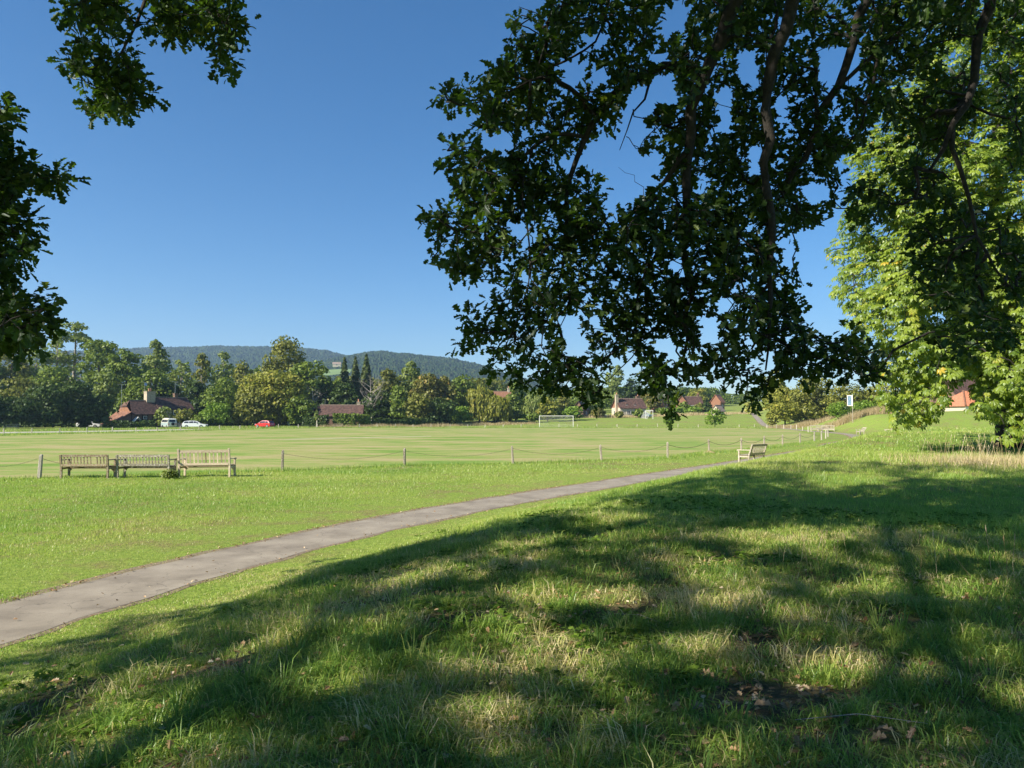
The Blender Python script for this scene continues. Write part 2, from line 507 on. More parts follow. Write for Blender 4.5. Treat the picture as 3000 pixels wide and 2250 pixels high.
BARE = [(560,1885,270,26,-0.13,1.0),(2330,2060,330,90,0.05,0.92),(2200,1895,120,45,0,0.9),(1800,1790,110,22,-.1,0.9),(1700,2150,200,60,0,0.7),(2700,2120,260,60,0.05,0.8),(330,2190,150,45,0,0.5),(2140,1735,80,22,0,0.8),(1930,1765,90,25,0,0.7),(900,2020,160,50,0,0.35),(1500,1960,150,25,0,.4),(2500,2200,250,40,0,.7)]
def THATCH(x, y):
    return ss(2.0, 3.5, path_dist(x, y)).reshape(np.shape(x)) * (np.hypot(x, y) < 14)
def bare(x, y):
    px, py, f = px_of_ground(x, y)
    t = np.zeros(px.shape)
    wob = (vnoise(x * 2.6, y * 2.6, 5) - 0.5) * 0.9
    for cx, cy, rx, ry, sl, a in BARE:
        q = np.hypot((px - cx) / rx, (py - cy - sl * (px - cx)) / ry) + wob
        t = np.maximum(t, a * (1 - ss(0.6, 1.1, q)))
    dd = np.hypot(x, y)
    t = np.maximum(t, .8 * ss(.66, .74, vnoise(x * 2.1 + 3, y * 2.1, 77)) * ss(.45, .6, vnoise(x * .5, y * .5, 78)) * (dd < 9) * ss(1600, 1750, py))
    base = (.12 + .38 * ss(.42, .62, vnoise(x * 1.1 + 5, y * 1.1, 79))) * ss(1430, 1650, py) * ss(-6, -5, -dd * .5)
    t = np.maximum(t, base * (np.abs(x) < 30) * (f > .5) * THATCH(x, y))
    return np.where(f > 0.5, t, 0) * (y > 0)
ground = build_ground()

# ------------------------------------------------------------------ path ribbon
def ribbon(name, C, wl, wr, mat, dz, label, ragged=0.05, z=None):
    C = np.asarray(C); T = norm(np.gradient(C, axis=0)); Nn = np.stack([-T[:, 1], T[:, 0]], 1)
    n = len(C)
    cols = []
    for k, s in enumerate((-1, -.95, 0, .95, 1)):
        off = np.where(s < 0, s * wr, s * wl) if not np.isscalar(wl) else (s * (wl if s > 0 else wr))
        e = ragged * (vnoise(C[:, 0] * 1.7 + s * 50, C[:, 1] * 1.7, 8) - 0.5) * 2 if abs(s) > .9 else 0
        cols.append(C + Nn * (off + e)[:, None] if not np.isscalar(off + e) else C + Nn * off)
    P = np.stack(cols, 1)
    Z = terrain(P[..., 0], P[..., 1]) + dz * (.35 + 1.2 * ss(50, 150, P[..., 1]))
    Z[:, [0, 4]] -= .02
    V = np.concatenate([P, Z[..., None]], -1).reshape(-1, 3)
    i = np.arange(n - 1)[:, None] * 5; j = np.arange(4)[None]
    F = np.stack([i + j, i + j + 1, i + 5 + j + 1, i + 5 + j], -1).reshape(-1, 4)[:, ::-1]
    o = link(name, np_mesh(name, [(V, F)]), mat); tag(o, label, kind='structure')
    return o
pc = resample(cen, 1500)
ribbon('path_edge', pc, 0.92, 0.80, M['verge_soil'], 0.010, 'strip of soil and leaf litter edging the footpath', 0.10)
ribbon('path', pc, 0.72, 0.70, M['asphalt'], 0.022, 'grey worn asphalt footpath crossing the green', 0.05)

# ------------------------------------------------------------------ mown outfield, pitch strip, lane, football field
near_posts = [(-160,1412),(115,1402),(827,1380),(1185,1365),(1503,1359),(1762,1350),(1956,1343),(2078,1327),(2172,1321),(2239,1313),(2293,1307),(2344,1300),(2386,1294),(2407,1289),(2419,1285),(2426,1280)]
far_posts = [(2368,1266),(2352,1262),(2334,1258.5),(2317,1257),(2296,1256),(2275,1255.5),(2247,1255),(2210,1255),(2166,1254),(2046,1254),(1986,1254),(1927,1253.5),(1867,1253.5),(1808,1253),(1749,1253),(1692,1253),(1638,1253),(1527,1253),(1474,1253),(1421,1253),(1370,1253),(1319,1253),(1263,1253),(1210,1253),(1159,1253),(1105,1253),(1053,1253),(930,1254),(874,1254.5),(816,1255.5),(753,1257),(703,1258.5),(643,1260),(583,1262),(528,1264),(461,1265.5),(398,1267),(329,1268.5),(255,1270),(175,1272),(92,1273.5),(11,1276),(-75,1279),(-165,1283)]
NP = [G(*p) for p in near_posts]; FP = [G(*p) for p in far_posts]
outl = [p[:2] + np.array([0.0, 0.55]) for p in NP[:7]] + [p[:2] + np.array([-0.9, 0.3]) for p in NP[7:]] + [p[:2] + np.array([-1.5, -2.0]) for p in FP[:7]] + [p[:2] + np.array([0, -3.2]) for p in FP[7:]]
def sheet(name, poly, mat, z, label, ragged=0.15, step=0.5):
    P = np.asarray(poly, float); P = np.vstack([P, P[:1]])
    L = np.linalg.norm(np.diff(P, axis=0), axis=1).sum()
    Q = resample(P, max(24, int(L / step)))[:-1]
    Q = Q + (rng.random(Q.shape) - 0.5) * ragged
    V = [(x, y, z) for x, y in Q]
    me = bpy.data.meshes.new(name); me.from_pydata(V, [], [tuple(range(len(V)))])
    o = link(name, me, mat); tag(o, label, kind='structure'); return o
sheet('mown_outfield', outl, M['turf'], 0.012, 'closely mown cricket outfield streaked green and straw', 0.25)
a, b, c, d = G(800, 1290), G(1262, 1279.5), G(1262, 1277.5), G(860, 1286)
sheet('cricket_pitch', [a[:2], b[:2], c[:2], d[:2]], M['pitch'], 0.018, 'pale dry cricket pitch strip in the outfield', 0.2)
a = [G(-400, 1279)[:2], G(0, 1269.5)[:2], G(250, 1266)[:2], G(450, 1262.5)[:2], G(640, 1258)[:2], G(640, 1256.6)[:2], G(450, 1259)[:2], G(250, 1263)[:2], G(0, 1266.5)[:2], G(-400, 1274.5)[:2]]
sheet('lane', a, M['lane'], 0.016, 'pale gravel lane along the far side of the green', 0.3)
sheet('football_field', [G(700, 1250.5)[:2], G(1300, 1250.5)[:2], G(2030, 1250.8)[:2], G(2120, 1249)[:2], G(2040, 1246)[:2] + np.array([0, -2.0]), G(1300, 1246)[:2] + np.array([0, -6.0]), G(1000, 1247)[:2]], M['turf'], 0.014, 'mown football pitch behind the far posts', 0.3)

# ------------------------------------------------------------------ wooded hills far behind
def hill(name, prof, Yr, Yf, mat, label, cell=6.0, amp=9.0, zf=8.0):
    prof = np.array(prof, float)
    pxs = np.linspace(prof[0, 0], prof[-1, 0], 760)
    ry = np.interp(pxs, prof[:, 0], prof[:, 1])
    ts = np.linspace(0, 1, 150)
    xr = (pxs - 1500) / 2200
    zr = CAMZ + (1222 - ry - (9 if Yr > 2500 else 4)) / 2200 * Yr
    V = []
    X = np.zeros((len(ts), len(pxs))); Y = X.copy(); Z = X.copy()
    for i, t in enumerate(ts):
        yy = Yf + (Yr - Yf) * t
        X[i] = xr * yy; Y[i] = yy
        Z[i] = zf + (zr - zf - amp * 1.7) * np.sin(t * math.pi / 2) ** 0.9
    rid = vnoise(X / 160, Y / 160, 3) * 0.6 + vnoise(X / 60, Y / 60, 4) * 0.4
    Z += (rid - 0.5) * 34 * (ts[:, None] * (1 - ts[:, None] * 0.85))
    Z += rng.random(Z.shape) * amp * 0.75 + vnoise(X / 13, Y / 13, 6) * amp
    # back side falls away
    Xb = X[-1] * 1.25; Yb = np.full_like(Xb, Yr * 1.3); Zb = np.full_like(Xb, 0.0)
    X = np.vstack([X, Xb]); Y = np.vstack([Y, Yb]); Z = np.vstack([Z, Zb])
    n, m = X.shape
    i = np.arange(n - 1)[:, None] * m; j = np.arange(m - 1)[None]
    F = np.stack([i + j, i + j + 1, i + m + j + 1, i + m + j], -1).reshape(-1, 4)
    V = np.stack([X, Y, Z], -1).reshape(-1, 3)
    o = link(name, np_mesh(name, [(V, F)], smooth_shade=False), mat); tag(o, label, kind='structure')
    return o
def forest_mat():
    m, t = new_mat('distant_woodland'); k = N(t)
    v = k.coord((1, 1, 1))
    f = k.noise(v, 0.05, 5, 0.75); g = k.noise(v, 0.006, 3)
    c = k.ramp(f, [(0.3, (0.008, 0.020, 0.006)), (0.5, (0.024, 0.044, 0.011)), (0.72, (0.075, 0.080, 0.022))])
    c = k.mix(k.ramp(g, [(0.4, (0, 0, 0)), (0.6, (0.5,) * 3)]), c, (0.03, 0.05, 0.016))
    b = k.n('ShaderNodeBsdfDiffuse'); k.l(c, b.inputs[0])
    o = k.n('ShaderNodeOutputMaterial'); k.l(b.outputs[0], o.inputs[0]); return m
M['forest'] = forest_mat()
hill('hill', [(-900,1060),(-300,1040),(100,1032),(300,1026),(400,1020),(500,1016),(620,1014),(770,1015),(880,1018),(960,1026),(1010,1040),(1060,1052),(1200,1080),(1400,1120),(1700,1160)], 2900, 1500, M['forest'], 'long blue wooded ridge on the horizon at the left')
hill('hill', [(820,1120),(900,1080),(960,1052),(1010,1044),(1040,1039),(1080,1034),(1120,1033),(1170,1038),(1230,1042),(1300,1049),(1360,1058),(1408,1069),(1450,1084),(1500,1102),(1600,1125),(1750,1150),(1950,1168),(2200,1178),(2700,1180),(3600,1170)], 2100, 1100, M['forest'], 'nearer wooded hill sloping down to the right', amp=8.0)
M['field_far'] = simple('far_field', (0.16, 0.24, 0.06), 0.95, var=0.15, scale=0.02)
def hill_field():
    pts = [(925,1096),(965,1083),(1010,1080),(1030,1082),(1025,1092),(960,1100)]
    V = [at(px, py, 1180 - (py - 1096) * 5.0) for px, py in pts]
    mb = MB(); mb.add(V, [tuple(range(len(V)))])
    o = mb.build('field', M['field_far']); tag(o, 'small bright green field on the flank of the hill', kind='structure')
hill_field()

# ------------------------------------------------------------------ foliage builders
# oak leaf template: two half blades folded on the midrib, 7 points each
oh = [(0, 0), (0.08, 0.10), (0.25, 0.26), (0.36, 0.13), (0.52, 0.40), (0.65, 0.20), (0.86, 0.33), (1.0, 0.0)]
def oak_leaf():
    V = []
    for s in (1, -1):
        for x, y in oh:
            V.append((x, s * y, 0.35 * y - 0.22 * x * x))
    V = np.array(V); n = len(oh)
    return V, np.array([list(range(n)), list(range(n, 2 * n))[::-1]])
OLV, OLF = oak_leaf()
# cheap leaf
CLV = np.array([(0, 0, 0), (0.45, 0.30, 0.09), (1.0, 0.0, -0.15), (0.45, -0.30, 0.09)]); CLF = np.array([[0, 1, 2], [0, 2, 3]])
# horse chestnut: leaflets fan round the stalk end
def chestnut_leaf():
    V, F = [], []
    for k, a in enumerate(np.radians([-95, -58, -20, 20, 58, 95])):
        L = [0.6, 0.85, 1.0, 1.0, 0.85, 0.6][k]
        d = np.array([math.cos(a), math.sin(a), 0]); s = np.array([-d[1], d[0], 0])
        b = len(V)
        V += [d * 0.02, d * L * .68 + s * L * .20 + np.array([0, 0, -0.13 * L]), d * L + np.array([0, 0, -0.38 * L]), d * L * .68 - s * L * .20 + np.array([0, 0, -0.13 * L]), d * L * 0.6 + np.array([0, 0, -0.04])]
        F += [[b, b + 4, b + 1], [b + 4, b + 2, b + 1], [b, b + 3, b + 4], [b + 4, b + 3, b + 2]]
    return np.array(V), np.array(F)
CHV, CHF = chestnut_leaf()

def rand_unit(n):
    v = rng.normal(size=(n, 3)); return norm(v)

def grow(nodes, sprays, rmin=0.0035, p=0.45, sides=4, par_r=None, bend=0.18, maxr=0.06):
    """hang every spray on the nearest node already there; returns merged twig tubes and the twig directions"""
    nodes = np.asarray(nodes, float); n0 = len(nodes)
    d0 = np.array([np.min(np.linalg.norm(nodes - s, axis=1)) for s in sprays])
    order = np.argsort(d0)
    allp = np.vstack([nodes, sprays[order]]); parent = np.full(len(allp), -1)
    for i in range(len(order)):
        k = n0 + i
        dd = np.linalg.norm(allp[:k] - allp[k], axis=1)
        parent[k] = int(np.argmin(dd))
    cnt = np.ones(len(allp))
    for k in range(len(allp) - 1, n0 - 1, -1): cnt[parent[k]] += cnt[k]
    parts = []; dirs = np.zeros((len(allp), 3))
    for k in range(n0, len(allp)):
        a = allp[parent[k]]; b = allp[k]; L = np.linalg.norm(b - a) + 1e-6
        dirs[k] = (b - a) / L
        r1 = min(maxr, rmin * cnt[k] ** p); r0 = min(maxr, rmin * (cnt[k] + 1) ** p)
        mid = (a + b) / 2 + rng.normal(size=3) * bend * L * 0.5
        parts.append(tube(np.array([a, mid, b]), [r0, (r0 + r1) / 2, r1], sides))
    back = np.empty(len(sprays), int); back[order] = np.arange(n0, len(allp))
    return merge(parts), dirs[back], allp[parent[back]]

def spray_leaves(centres, dirs, per, length, spread, size, droop=0.0, mode='oak'):
    n = len(centres); N_ = n * per
    t = rng.random(N_) ** 0.7
    c = np.repeat(centres, per, 0); d = np.repeat(dirs, per, 0)
    off = rand_unit(N_) * (rng.random((N_, 1)) ** 0.6) * spread
    pos = c + d * (t[:, None] - 0.55) * length + off
    ax = norm(off / spread * 0.9 + d * 0.55 + rand_unit(N_) * 0.45 + np.array([0, 0, -droop]))
    up = norm(np.array([0, 0, 1.0]) + rand_unit(N_) * 0.75 - ax * 0.1)
    R = frames(ax, up)
    sc = size * (0.5 + 0.8 * rng.random(N_))
    return pos, R, sc

def limb(pts):
    P = np.array([at(*p[:3]) if len(p) == 4 else p[:3] for p in pts], float)
    r = np.array([p[-1] for p in pts], float)
    n = max(6, int(np.linalg.norm(np.diff(P, axis=0), axis=1).sum() / 0.22))
    Q = resample(np.hstack([P, r[:, None]]), n)
    Q = smooth(Q, 2)
    Q[1:-1, :3] += rng.normal(size=(n - 2, 3)) * 0.018
    return Q

def W(x, y, z, r): return np.array([x, y, z, r])

def limb_w(rows):
    P = np.array(rows, float)
    n = max(6, int(np.linalg.norm(np.diff(P[:, :3], axis=0), axis=1).sum() / 0.3))
    Q = smooth(resample(P, n), 3); Q[1:-1, :3] += rng.normal(size=(n - 2, 3)) * 0.03
    return Q

# ---------------- main oak (its low boughs hang across the upper right)
OAK = [(1600,0),(1590,40),(1560,30),(1535,70),(1500,15),(1472,40),(1490,110),(1500,135),(1475,150),(1455,180),(1425,200),(1405,235),(1340,245),(1300,215),(1280,235),(1290,275),(1262,290),(1282,350),(1330,365),(1370,360),(1400,400),(1320,385),(1290,405),(1302,450),(1295,500),(1325,530),(1310,590),(1280,620),(1228,625),(1245,665),(1240,700),(1255,755),(1285,800),(1324,800),(1334,849),(1364,888),(1344,920),(1349,973),(1384,995),(1306,1008),(1312,1036),(1384,1030),(1420,1025),(1440,1047),(1405,1087),(1440,1100),(1498,1100),(1488,1127),(1523,1137),(1598,1157),(1632,1165),(1672,1160),(1722,1190),(1752,1202),(1768,1150),(1800,1100),(1835,1085),(1896,1122),(1921,1172),(1946,1217),(1986,1222),(1995,1172),(2020,1152),(2045,1127),(2085,1117),(2120,1142),(2170,1187),(2224,1217),(2252,1177),(2268,1130),(2275,1118),(2324,1108),(2357,1130),(2411,1114),(2465,1125),(2520,1119),(2536,1134),(2604,1085),(2575,1022),(2536,985),(2587,959),(2570,937),(2511,937),(2462,967),(2469,1000),(2427,992),(2367,959),(2342,929),(2352,880),(2340,845),(2395,830),(2440,770),(2430,700),(2420,660),(2440,600),(2470,560),(2450,470),(2520,420),(2620,300),(2720,180),(2800,110),(2900,150),(3000,140),(3000,-40),(1600,-40)]
OAKB = [[(2590,470),(2700,440),(2800,520),(2790,620),(2700,640),(2640,560)], [(2700,940),(2900,900),(3000,960),(2990,1040),(2880,1010),(2800,1050),(2720,1010)],
        [(2640,210),(2790,130),(2860,150),(2880,300),(2840,440),(2760,470),(2690,420),(2600,450),(2560,380)],
        [(2660,700),(2740,600),(2900,590),(2880,760),(2890,900),(2800,965),(2700,965),(2650,860)],
        [(2470,560),(2560,520),(2640,600),(2560,680),(2480,650)],
        [(2880,150),(3000,200),(3000,500),(2940,420)], [(2900,620),(3000,700),(3000,900),(2930,860)]]
HOLES = [[(1405,392),(1500,388),(1510,420),(1470,455),(1420,440)],
         [(1815,330),(1850,250),(1930,245),(1935,290),(1895,350),(1888,405),(1870,440),(1885,458),(1930,450),(1935,480),(1915,520),(1890,575),(1850,600),(1805,545),(1812,470),(1825,380)],
         [(1725,205),(1780,200),(1785,250),(1740,262)], [(1695,92),(1790,95),(1780,130),(1720,135)],
         [(2150,160),(2215,150),(2225,245),(2170,250)], [(2090,260),(2145,250),(2150,390),(2105,395)],
         [(2395,140),(2520,130),(2525,245),(2460,250),(2395,235)], [(1900,225),(1985,215),(1990,300),(1910,310)],
         [(2340,545),(2430,540),(2430,590),(2370,600)], [(2340,665),(2420,660),(2440,770),(2380,835),(2335,820)],
         [(2275,270),(2305,280),(2300,350),(2280,360)], [(1480,648),(1540,645),(1540,690),(1495,695)],
         [(1632,918),(1690,915),(1720,1050),(1660,1050)], [(1921,993),(1976,990),(1980,1040),(1925,1040)],
         [(2095,868),(2145,865),(2150,925),(2100,925)], [(2232,1030),(2265,1030),(2270,1085),(2235,1090)],
         [(1735,925),(1755,920),(1755,975),(1738,972)], [(1905,160),(1960,150),(1960,185),(1910,190)],
         [(2040,930),(2100,925),(2110,1000),(2050,1010)], [(1520,800),(1560,790),(1565,830),(1530,835)],
         [(2190,420),(2235,430),(2230,520),(2195,510)], [(1960,760),(2000,750),(2000,800),(1965,800)]]
trunk_o = limb_w([W(7.5,-3.5,0.4,0.62), W(7.4,-3.4,2.5,0.5), W(7.0,-3.0,5.5,0.44), W(6.4,-2.0,8.5,0.36), W(5.9,-1.0,12,0.22), W(5.6,-.5,15,0.10)])
LM = [
 limb_w([W(6.9,-2.9,5.8,.26), W(5.6,0.5,8.4,.22), W(4.2,5.0,9.2,.18)] + [np.r_[at(*p[:3]), p[3]] for p in [(2188,-60,8.6,.12),(2069,189,8.9,.105),(2050,240,9,.10),(2019,398,9.1,.085),(2009,597,9.3,.07),(2004,746,9.4,.058),(2014,900,9.6,.04),(2000,1060,9.8,.02)]]),
 limb([(2054,210,9,.085),(1995,195,9.1,.075),(1895,195,9.3,.07),(1840,240,9.4,.062),(1742,343,9.5,.058),(1706,416,9.5,.052),(1666,506,9.6,.046),(1663,597,9.7,.04),(1650,760,9.8,.03),(1620,900,10,.018)]),
 limb_w([W(6.4,-2.0,8.4,.22), W(5.6,3.0,9.8,.18)] + [np.r_[at(*p[:3]), p[3]] for p in [(2330,-120,8.4,.11),(2308,0,8.5,.105),(2268,149,8.6,.10),(2225,278,8.7,.09),(2248,447,8.8,.075),(2262,646,8.9,.065),(2258,825,9,.05),(2244,960,9.1,.03),(2243,1085,9.2,.014)]]),
 limb_w([W(6.6,-2.2,7.4,.2), W(6.2,3.0,9.0,.15)] + [np.r_[at(*p[:3]), p[3]] for p in [(2560,-100,9.2,.09),(2536,0,9.4,.085),(2497,149,9.5,.08),(2447,258,9.6,.07),(2412,358,9.7,.06),(2347,462,9.8,.05),(2298,547,9.9,.04),(2262,640,9.9,.03)]]),
 limb([(2447,258,9.6,.035),(2580,140,9.6,.045),(2660,90,9.7,.05),(2720,-60,9.6,.06)]),
 limb([(2570,170,9.6,.03),(2556,290,9.7,.025),(2510,420,9.8,.02),(2440,465,9.9,.012)]),
 limb_w([W(7.2,-2.5,6.6,.24), W(7.6,3,8.4,.17)] + [np.r_[at(*p[:3]), p[3]] for p in [(2895,-100,9.6,.11),(2895,0,9.7,.10),(2870,139,9.8,.085),(2845,258,9.8,.07),(2790,380,9.9,.055),(2725,497,10,.03)]]),
 limb([(2790,380,9.9,.05),(2795,430,9.9,.045),(2830,560,10,.04),(2845,640,10,.035),(2880,740,10.1,.028),(2944,825,10.2,.018)]),
 limb([(2725,497,10,.03),(2760,505,10,.02),(2800,530,10,.012)]),
 limb([(1742,343,9.5,.045),(1700,270,9.4,.042),(1670,235,9.3,.04),(1620,210,9.3,.035),(1575,203,9.2,.03),(1560,250,9.2,.02),(1500,270,9.1,.012),(1400,300,9.1,.008)]),
 limb([(1706,400,9.5,.04),(1681,372,9.4,.038),(1627,362,9.3,.032),(1562,427,9.3,.03),(1500,500,9.2,.025),(1471,560,9.2,.02),(1420,640,9.2,.015),(1340,680,9.2,.008)]),
 limb([(1600,202,9.3,.022),(1650,175,9.3,.02),(1740,160,9.4,.02),(1770,110,9.4,.018),(1780,30,9.5,.018),(1790,-60,9.4,.02)]),
 limb([(1882,210,9.3,.035),(1940,245,9.3,.025),(1900,290,9.3,.02),(1855,320,9.4,.015),(1845,370,9.4,.012),(1815,440,9.4,.006)]),
 limb([(1855,320,9.4,.012),(1890,360,9.4,.008),(1940,370,9.4,.005)]), limb([(1835,400,9.4,.008),(1870,430,9.4,.007),(1885,460,9.4,.004)]),
 limb([(1885,575,9.5,.006),(1880,540,9.5,.005),(1855,505,9.5,.004),(1812,490,9.5,.002)]),
 limb([(2019,430,9.1,.05),(1960,540,9.3,.04),(1880,590,9.4,.035),(1820,640,9.5,.03),(1760,740,9.6,.022),(1700,800,9.7,.015),(1640,960,9.8,.008)]),
 limb([(2009,620,9.3,.04),(1940,720,9.5,.032),(1880,800,9.6,.025),(1850,930,9.8,.018),(1870,1020,9.9,.014),(1940,1130,10,.008)]),
 limb([(1870,1020,9.9,.012),(1830,1080,9.9,.009),(1770,1120,9.9,.006)]),
 limb([(2258,825,9,.03),(2200,900,9.2,.025),(2150,990,9.4,.02),(2100,1040,9.6,.012),(2060,1100,9.7,.006)]),
 limb([(2262,980,9.2,.02),(2340,930,9.4,.018),(2400,990,9.6,.014),(2470,1060,9.8,.009),(2560,1090,9.9,.005)]),
 limb([(2280,580,9.8,.03),(2310,640,9.7,.025),(2310,560,9.7,.02),(2260,520,9.6,.014)]),
 limb([(1540,690,9.2,.012),(1500,740,9.2,.016),(1420,720,9.2,.01)]), limb([(1562,427,9.3,.02),(1530,600,9.3,.018),(1560,760,9.4,.014),(1540,900,9.5,.01),(1470,1040,9.6,.006)]),
 limb([(1471,524,9.2,.01),(1380,500,9.1,.007),(1320,430,9.0,.004)]), limb([(1575,203,9.2,.015),(1600,100,9.2,.012),(1640,60,9.2,.010),(1520,20,9.1,.006)]),
]
def depth_field(px, py, base=9.5, a=1.3):
    return base + a * (vnoise(px / 260, py / 260, 12) * 2 - 1) + rng.normal(size=np.shape(px)) * 0.45

def sample_mask(polys, holes, dens, bbox, spacing_n, inset=0, clump=0.0):
    x0, y0, x1, y1 = bbox
    px = rng.uniform(x0, x1, spacing_n); py = rng.uniform(y0, y1, spacing_n)
    ok = np.zeros(len(px), bool)
    def ins(px, py): 
        r = np.zeros(len(px), bool)
        for p in polys: r |= inpoly(px, py, p)
        return r
    ok = ins(px, py)
    if inset:
        for ax, ay in ((inset, 0), (-inset, 0), (0, inset), (0, -inset)):
            ok &= ins(px + ax, py + ay) | (py + ay < 0) | (px + ax > 3000) | (px + ax < 0)
    for h in holes: ok &= ~inpoly(px, py, h)
    if clump:
        ok &= vnoise(px / 75, py / 75, 21) > clump
    return px[ok], py[ok]

def oak_main():
    root = empty('oak_tree', (7.5, -3.5, tz(7.5, -3.5)), 0, 'mature oak whose dark low boughs hang across the upper right', 'tree')
    org = np.array(root.location)
    px, py = sample_mask([OAK], HOLES, 1, (1200, -40, 3000, 1230), 5200, inset=10, clump=0.23)
    Yd = depth_field(px, py, 10.0, 1.2)
    p1 = np.array([at(a, b, c) for a, b, c in zip(px, py, Yd)])
    px, py = sample_mask(OAKB, [], 1, (2440, 100, 3000, 1040), 1150, inset=5, clump=0.36)
    p2 = np.array([at(a, b, c) for a, b, c in zip(px, py, depth_field(px, py, 10.6))])
    sp = np.vstack([p1, p2])
    nodes = np.vstack([l[:, :3] for l in LM if True]); 
    nodes = nodes[nodes[:, 1] > 5]
    (tv, tf), dirs, _ = grow(nodes, sp, 0.0042)
    pos, R, sc = spray_leaves(sp, dirs, 10, 0.22, 0.115, 0.116)
    # keep the leaves out of the sky gaps
    qx, qy, _ = proj(pos + R[:, :, 0] * (sc * 0.5)[:, None])
    keep = np.ones(len(pos), bool)
    for h in HOLES:
        keep &= ~inpoly(qx, qy, h)
    out = ~inpoly(qx, qy, OAK)
    for pl in OAKB: out &= ~inpoly(qx, qy, pl)
    keep &= ~(out & (qy > 0) & (qx < 3000) & (rng.random(len(pos)) < 0.6))
    pos, R, sc = pos[keep], R[keep], sc[keep]
    V, F = scatter(OLV, OLF, pos - org, R, sc)
    tone = np.repeat(np.clip(rng.normal(0.38, 0.22, len(pos)), 0, 1), len(OLV))
    tone[np.repeat(rng.random(len(pos)) < 0.012, len(OLV))] = 1.0
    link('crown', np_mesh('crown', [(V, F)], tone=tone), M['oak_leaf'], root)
    # upper crown, above and behind the frame
    c = []
    while len(c) < 420:
        p = rand_unit(1)[0] * (rng.random() ** 0.4) * np.array([7.5, 6.5, 4.2]) + np.array([8.5, -1.0, 12.0])
        qx, qy, f = proj(p)
        if f[0] > 0.3 and -150 < qx[0] < 3150 and -260 < qy[0] < 2250: continue
        c.append(p)
    c = np.array(c)
    nn = [trunk_o[:, :3]] + [l[:, :3] for l in (LM[0], LM[2], LM[3], LM[6])]
    (tv2, tf2), d2, _ = grow(np.vstack(nn), c, 0.008, 0.5, 4)
    pos, R, sc = spray_leaves(c, d2, 34, 0.9, 0.55, 0.15)
    V, F = scatter(CLV, CLF, pos - org, R, sc)
    link('crown', np_mesh('upper_crown', [(V, F)], tone=np.repeat(rng.random(len(pos)) * .7, len(CLV))), M['oak_leaf'], root)
    parts = [tube(l[:, :3], l[:, 3] * .72, 8) for l in LM]
    V, F = merge(parts + [(tv, tf), (tv2, tf2)])
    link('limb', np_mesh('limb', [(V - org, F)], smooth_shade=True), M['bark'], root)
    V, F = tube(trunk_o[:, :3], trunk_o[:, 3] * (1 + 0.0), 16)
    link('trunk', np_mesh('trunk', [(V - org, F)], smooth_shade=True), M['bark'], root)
    print('oak sprays', len(sp))
oak_main()

# ---------------- left oak: boughs at the left edge and top left; its crown shades the foreground
LA = [(192,-40),(182,13),(212,53),(245,80),(219,106),(197,136),(225,160),(184,195),(199,232),(232,245),(232,292),(214,325),(225,355),(305,375),(311,325),(345,342),(391,318),(451,285),(455,235),(411,185),(371,125),(331,150),(335,90),(388,86),(358,20),(338,-40)]
LB = [(424,-40),(420,60),(464,95),(504,115),(530,135),(577,117),(596,130),(630,125),(640,150),(612,172),(656,215),(669,235),(706,230),(700,199),(668,160),(696,126),(734,106),(738,75),(709,55),(685,58),(694,13),(685,-40)]
LC = [(-260,280),(0,292),(28,305),(22,362),(-20,370),(-20,391),(0,391),(40,437),(73,464),(130,490),(172,488),(206,540),(170,552),(133,566),(60,530),(52,570),(42,620),(84,632),(110,665),(107,702),(84,730),(84,793),(42,815),(48,846),(93,857),(133,863),(176,908),(157,938),(131,985),(93,1010),(40,1024),(-260,1040)]
LHOLE = [[(262,255),(300,250),(300,300),(265,300)], [(385,150),(300,150),(330,175),(370,190)], [(95,870),(120,865),(118,900),(100,905)], [(0,760),(20,770),(20,790),(0,790)]]
LIT = [(1560,1875,170,50),(1690,1765,240,38),(1400,1985,110,32),(1530,2130,110,62),(1650,1600,260,24),(1230,1690,260,22),(2350,1600,190,45),(2120,1690,130,40),(2550,1440,140,17),(2250,1480,130,15),(1850,1500,170,16),(2850,1760,120,45),(2820,1430,120,15),(300,2060,190,60),(520,2160,170,70),(110,2140,110,55),(700,1840,150,22),(330,1905,160,18),(2150,1790,90,36),(2450,2010,110,45),(2900,1900,110,40),(1750,1545,200,15),(1000,1830,200,24),(950,2050,110,35),(2450,1530,150,18)]
def shadow_px(P):
    k = (P[:, 2] - 0.55) / sdir[2]
    g = P - sdir[None] * k[:, None]
    a, b, f = proj(g)
    return g, a, b, f
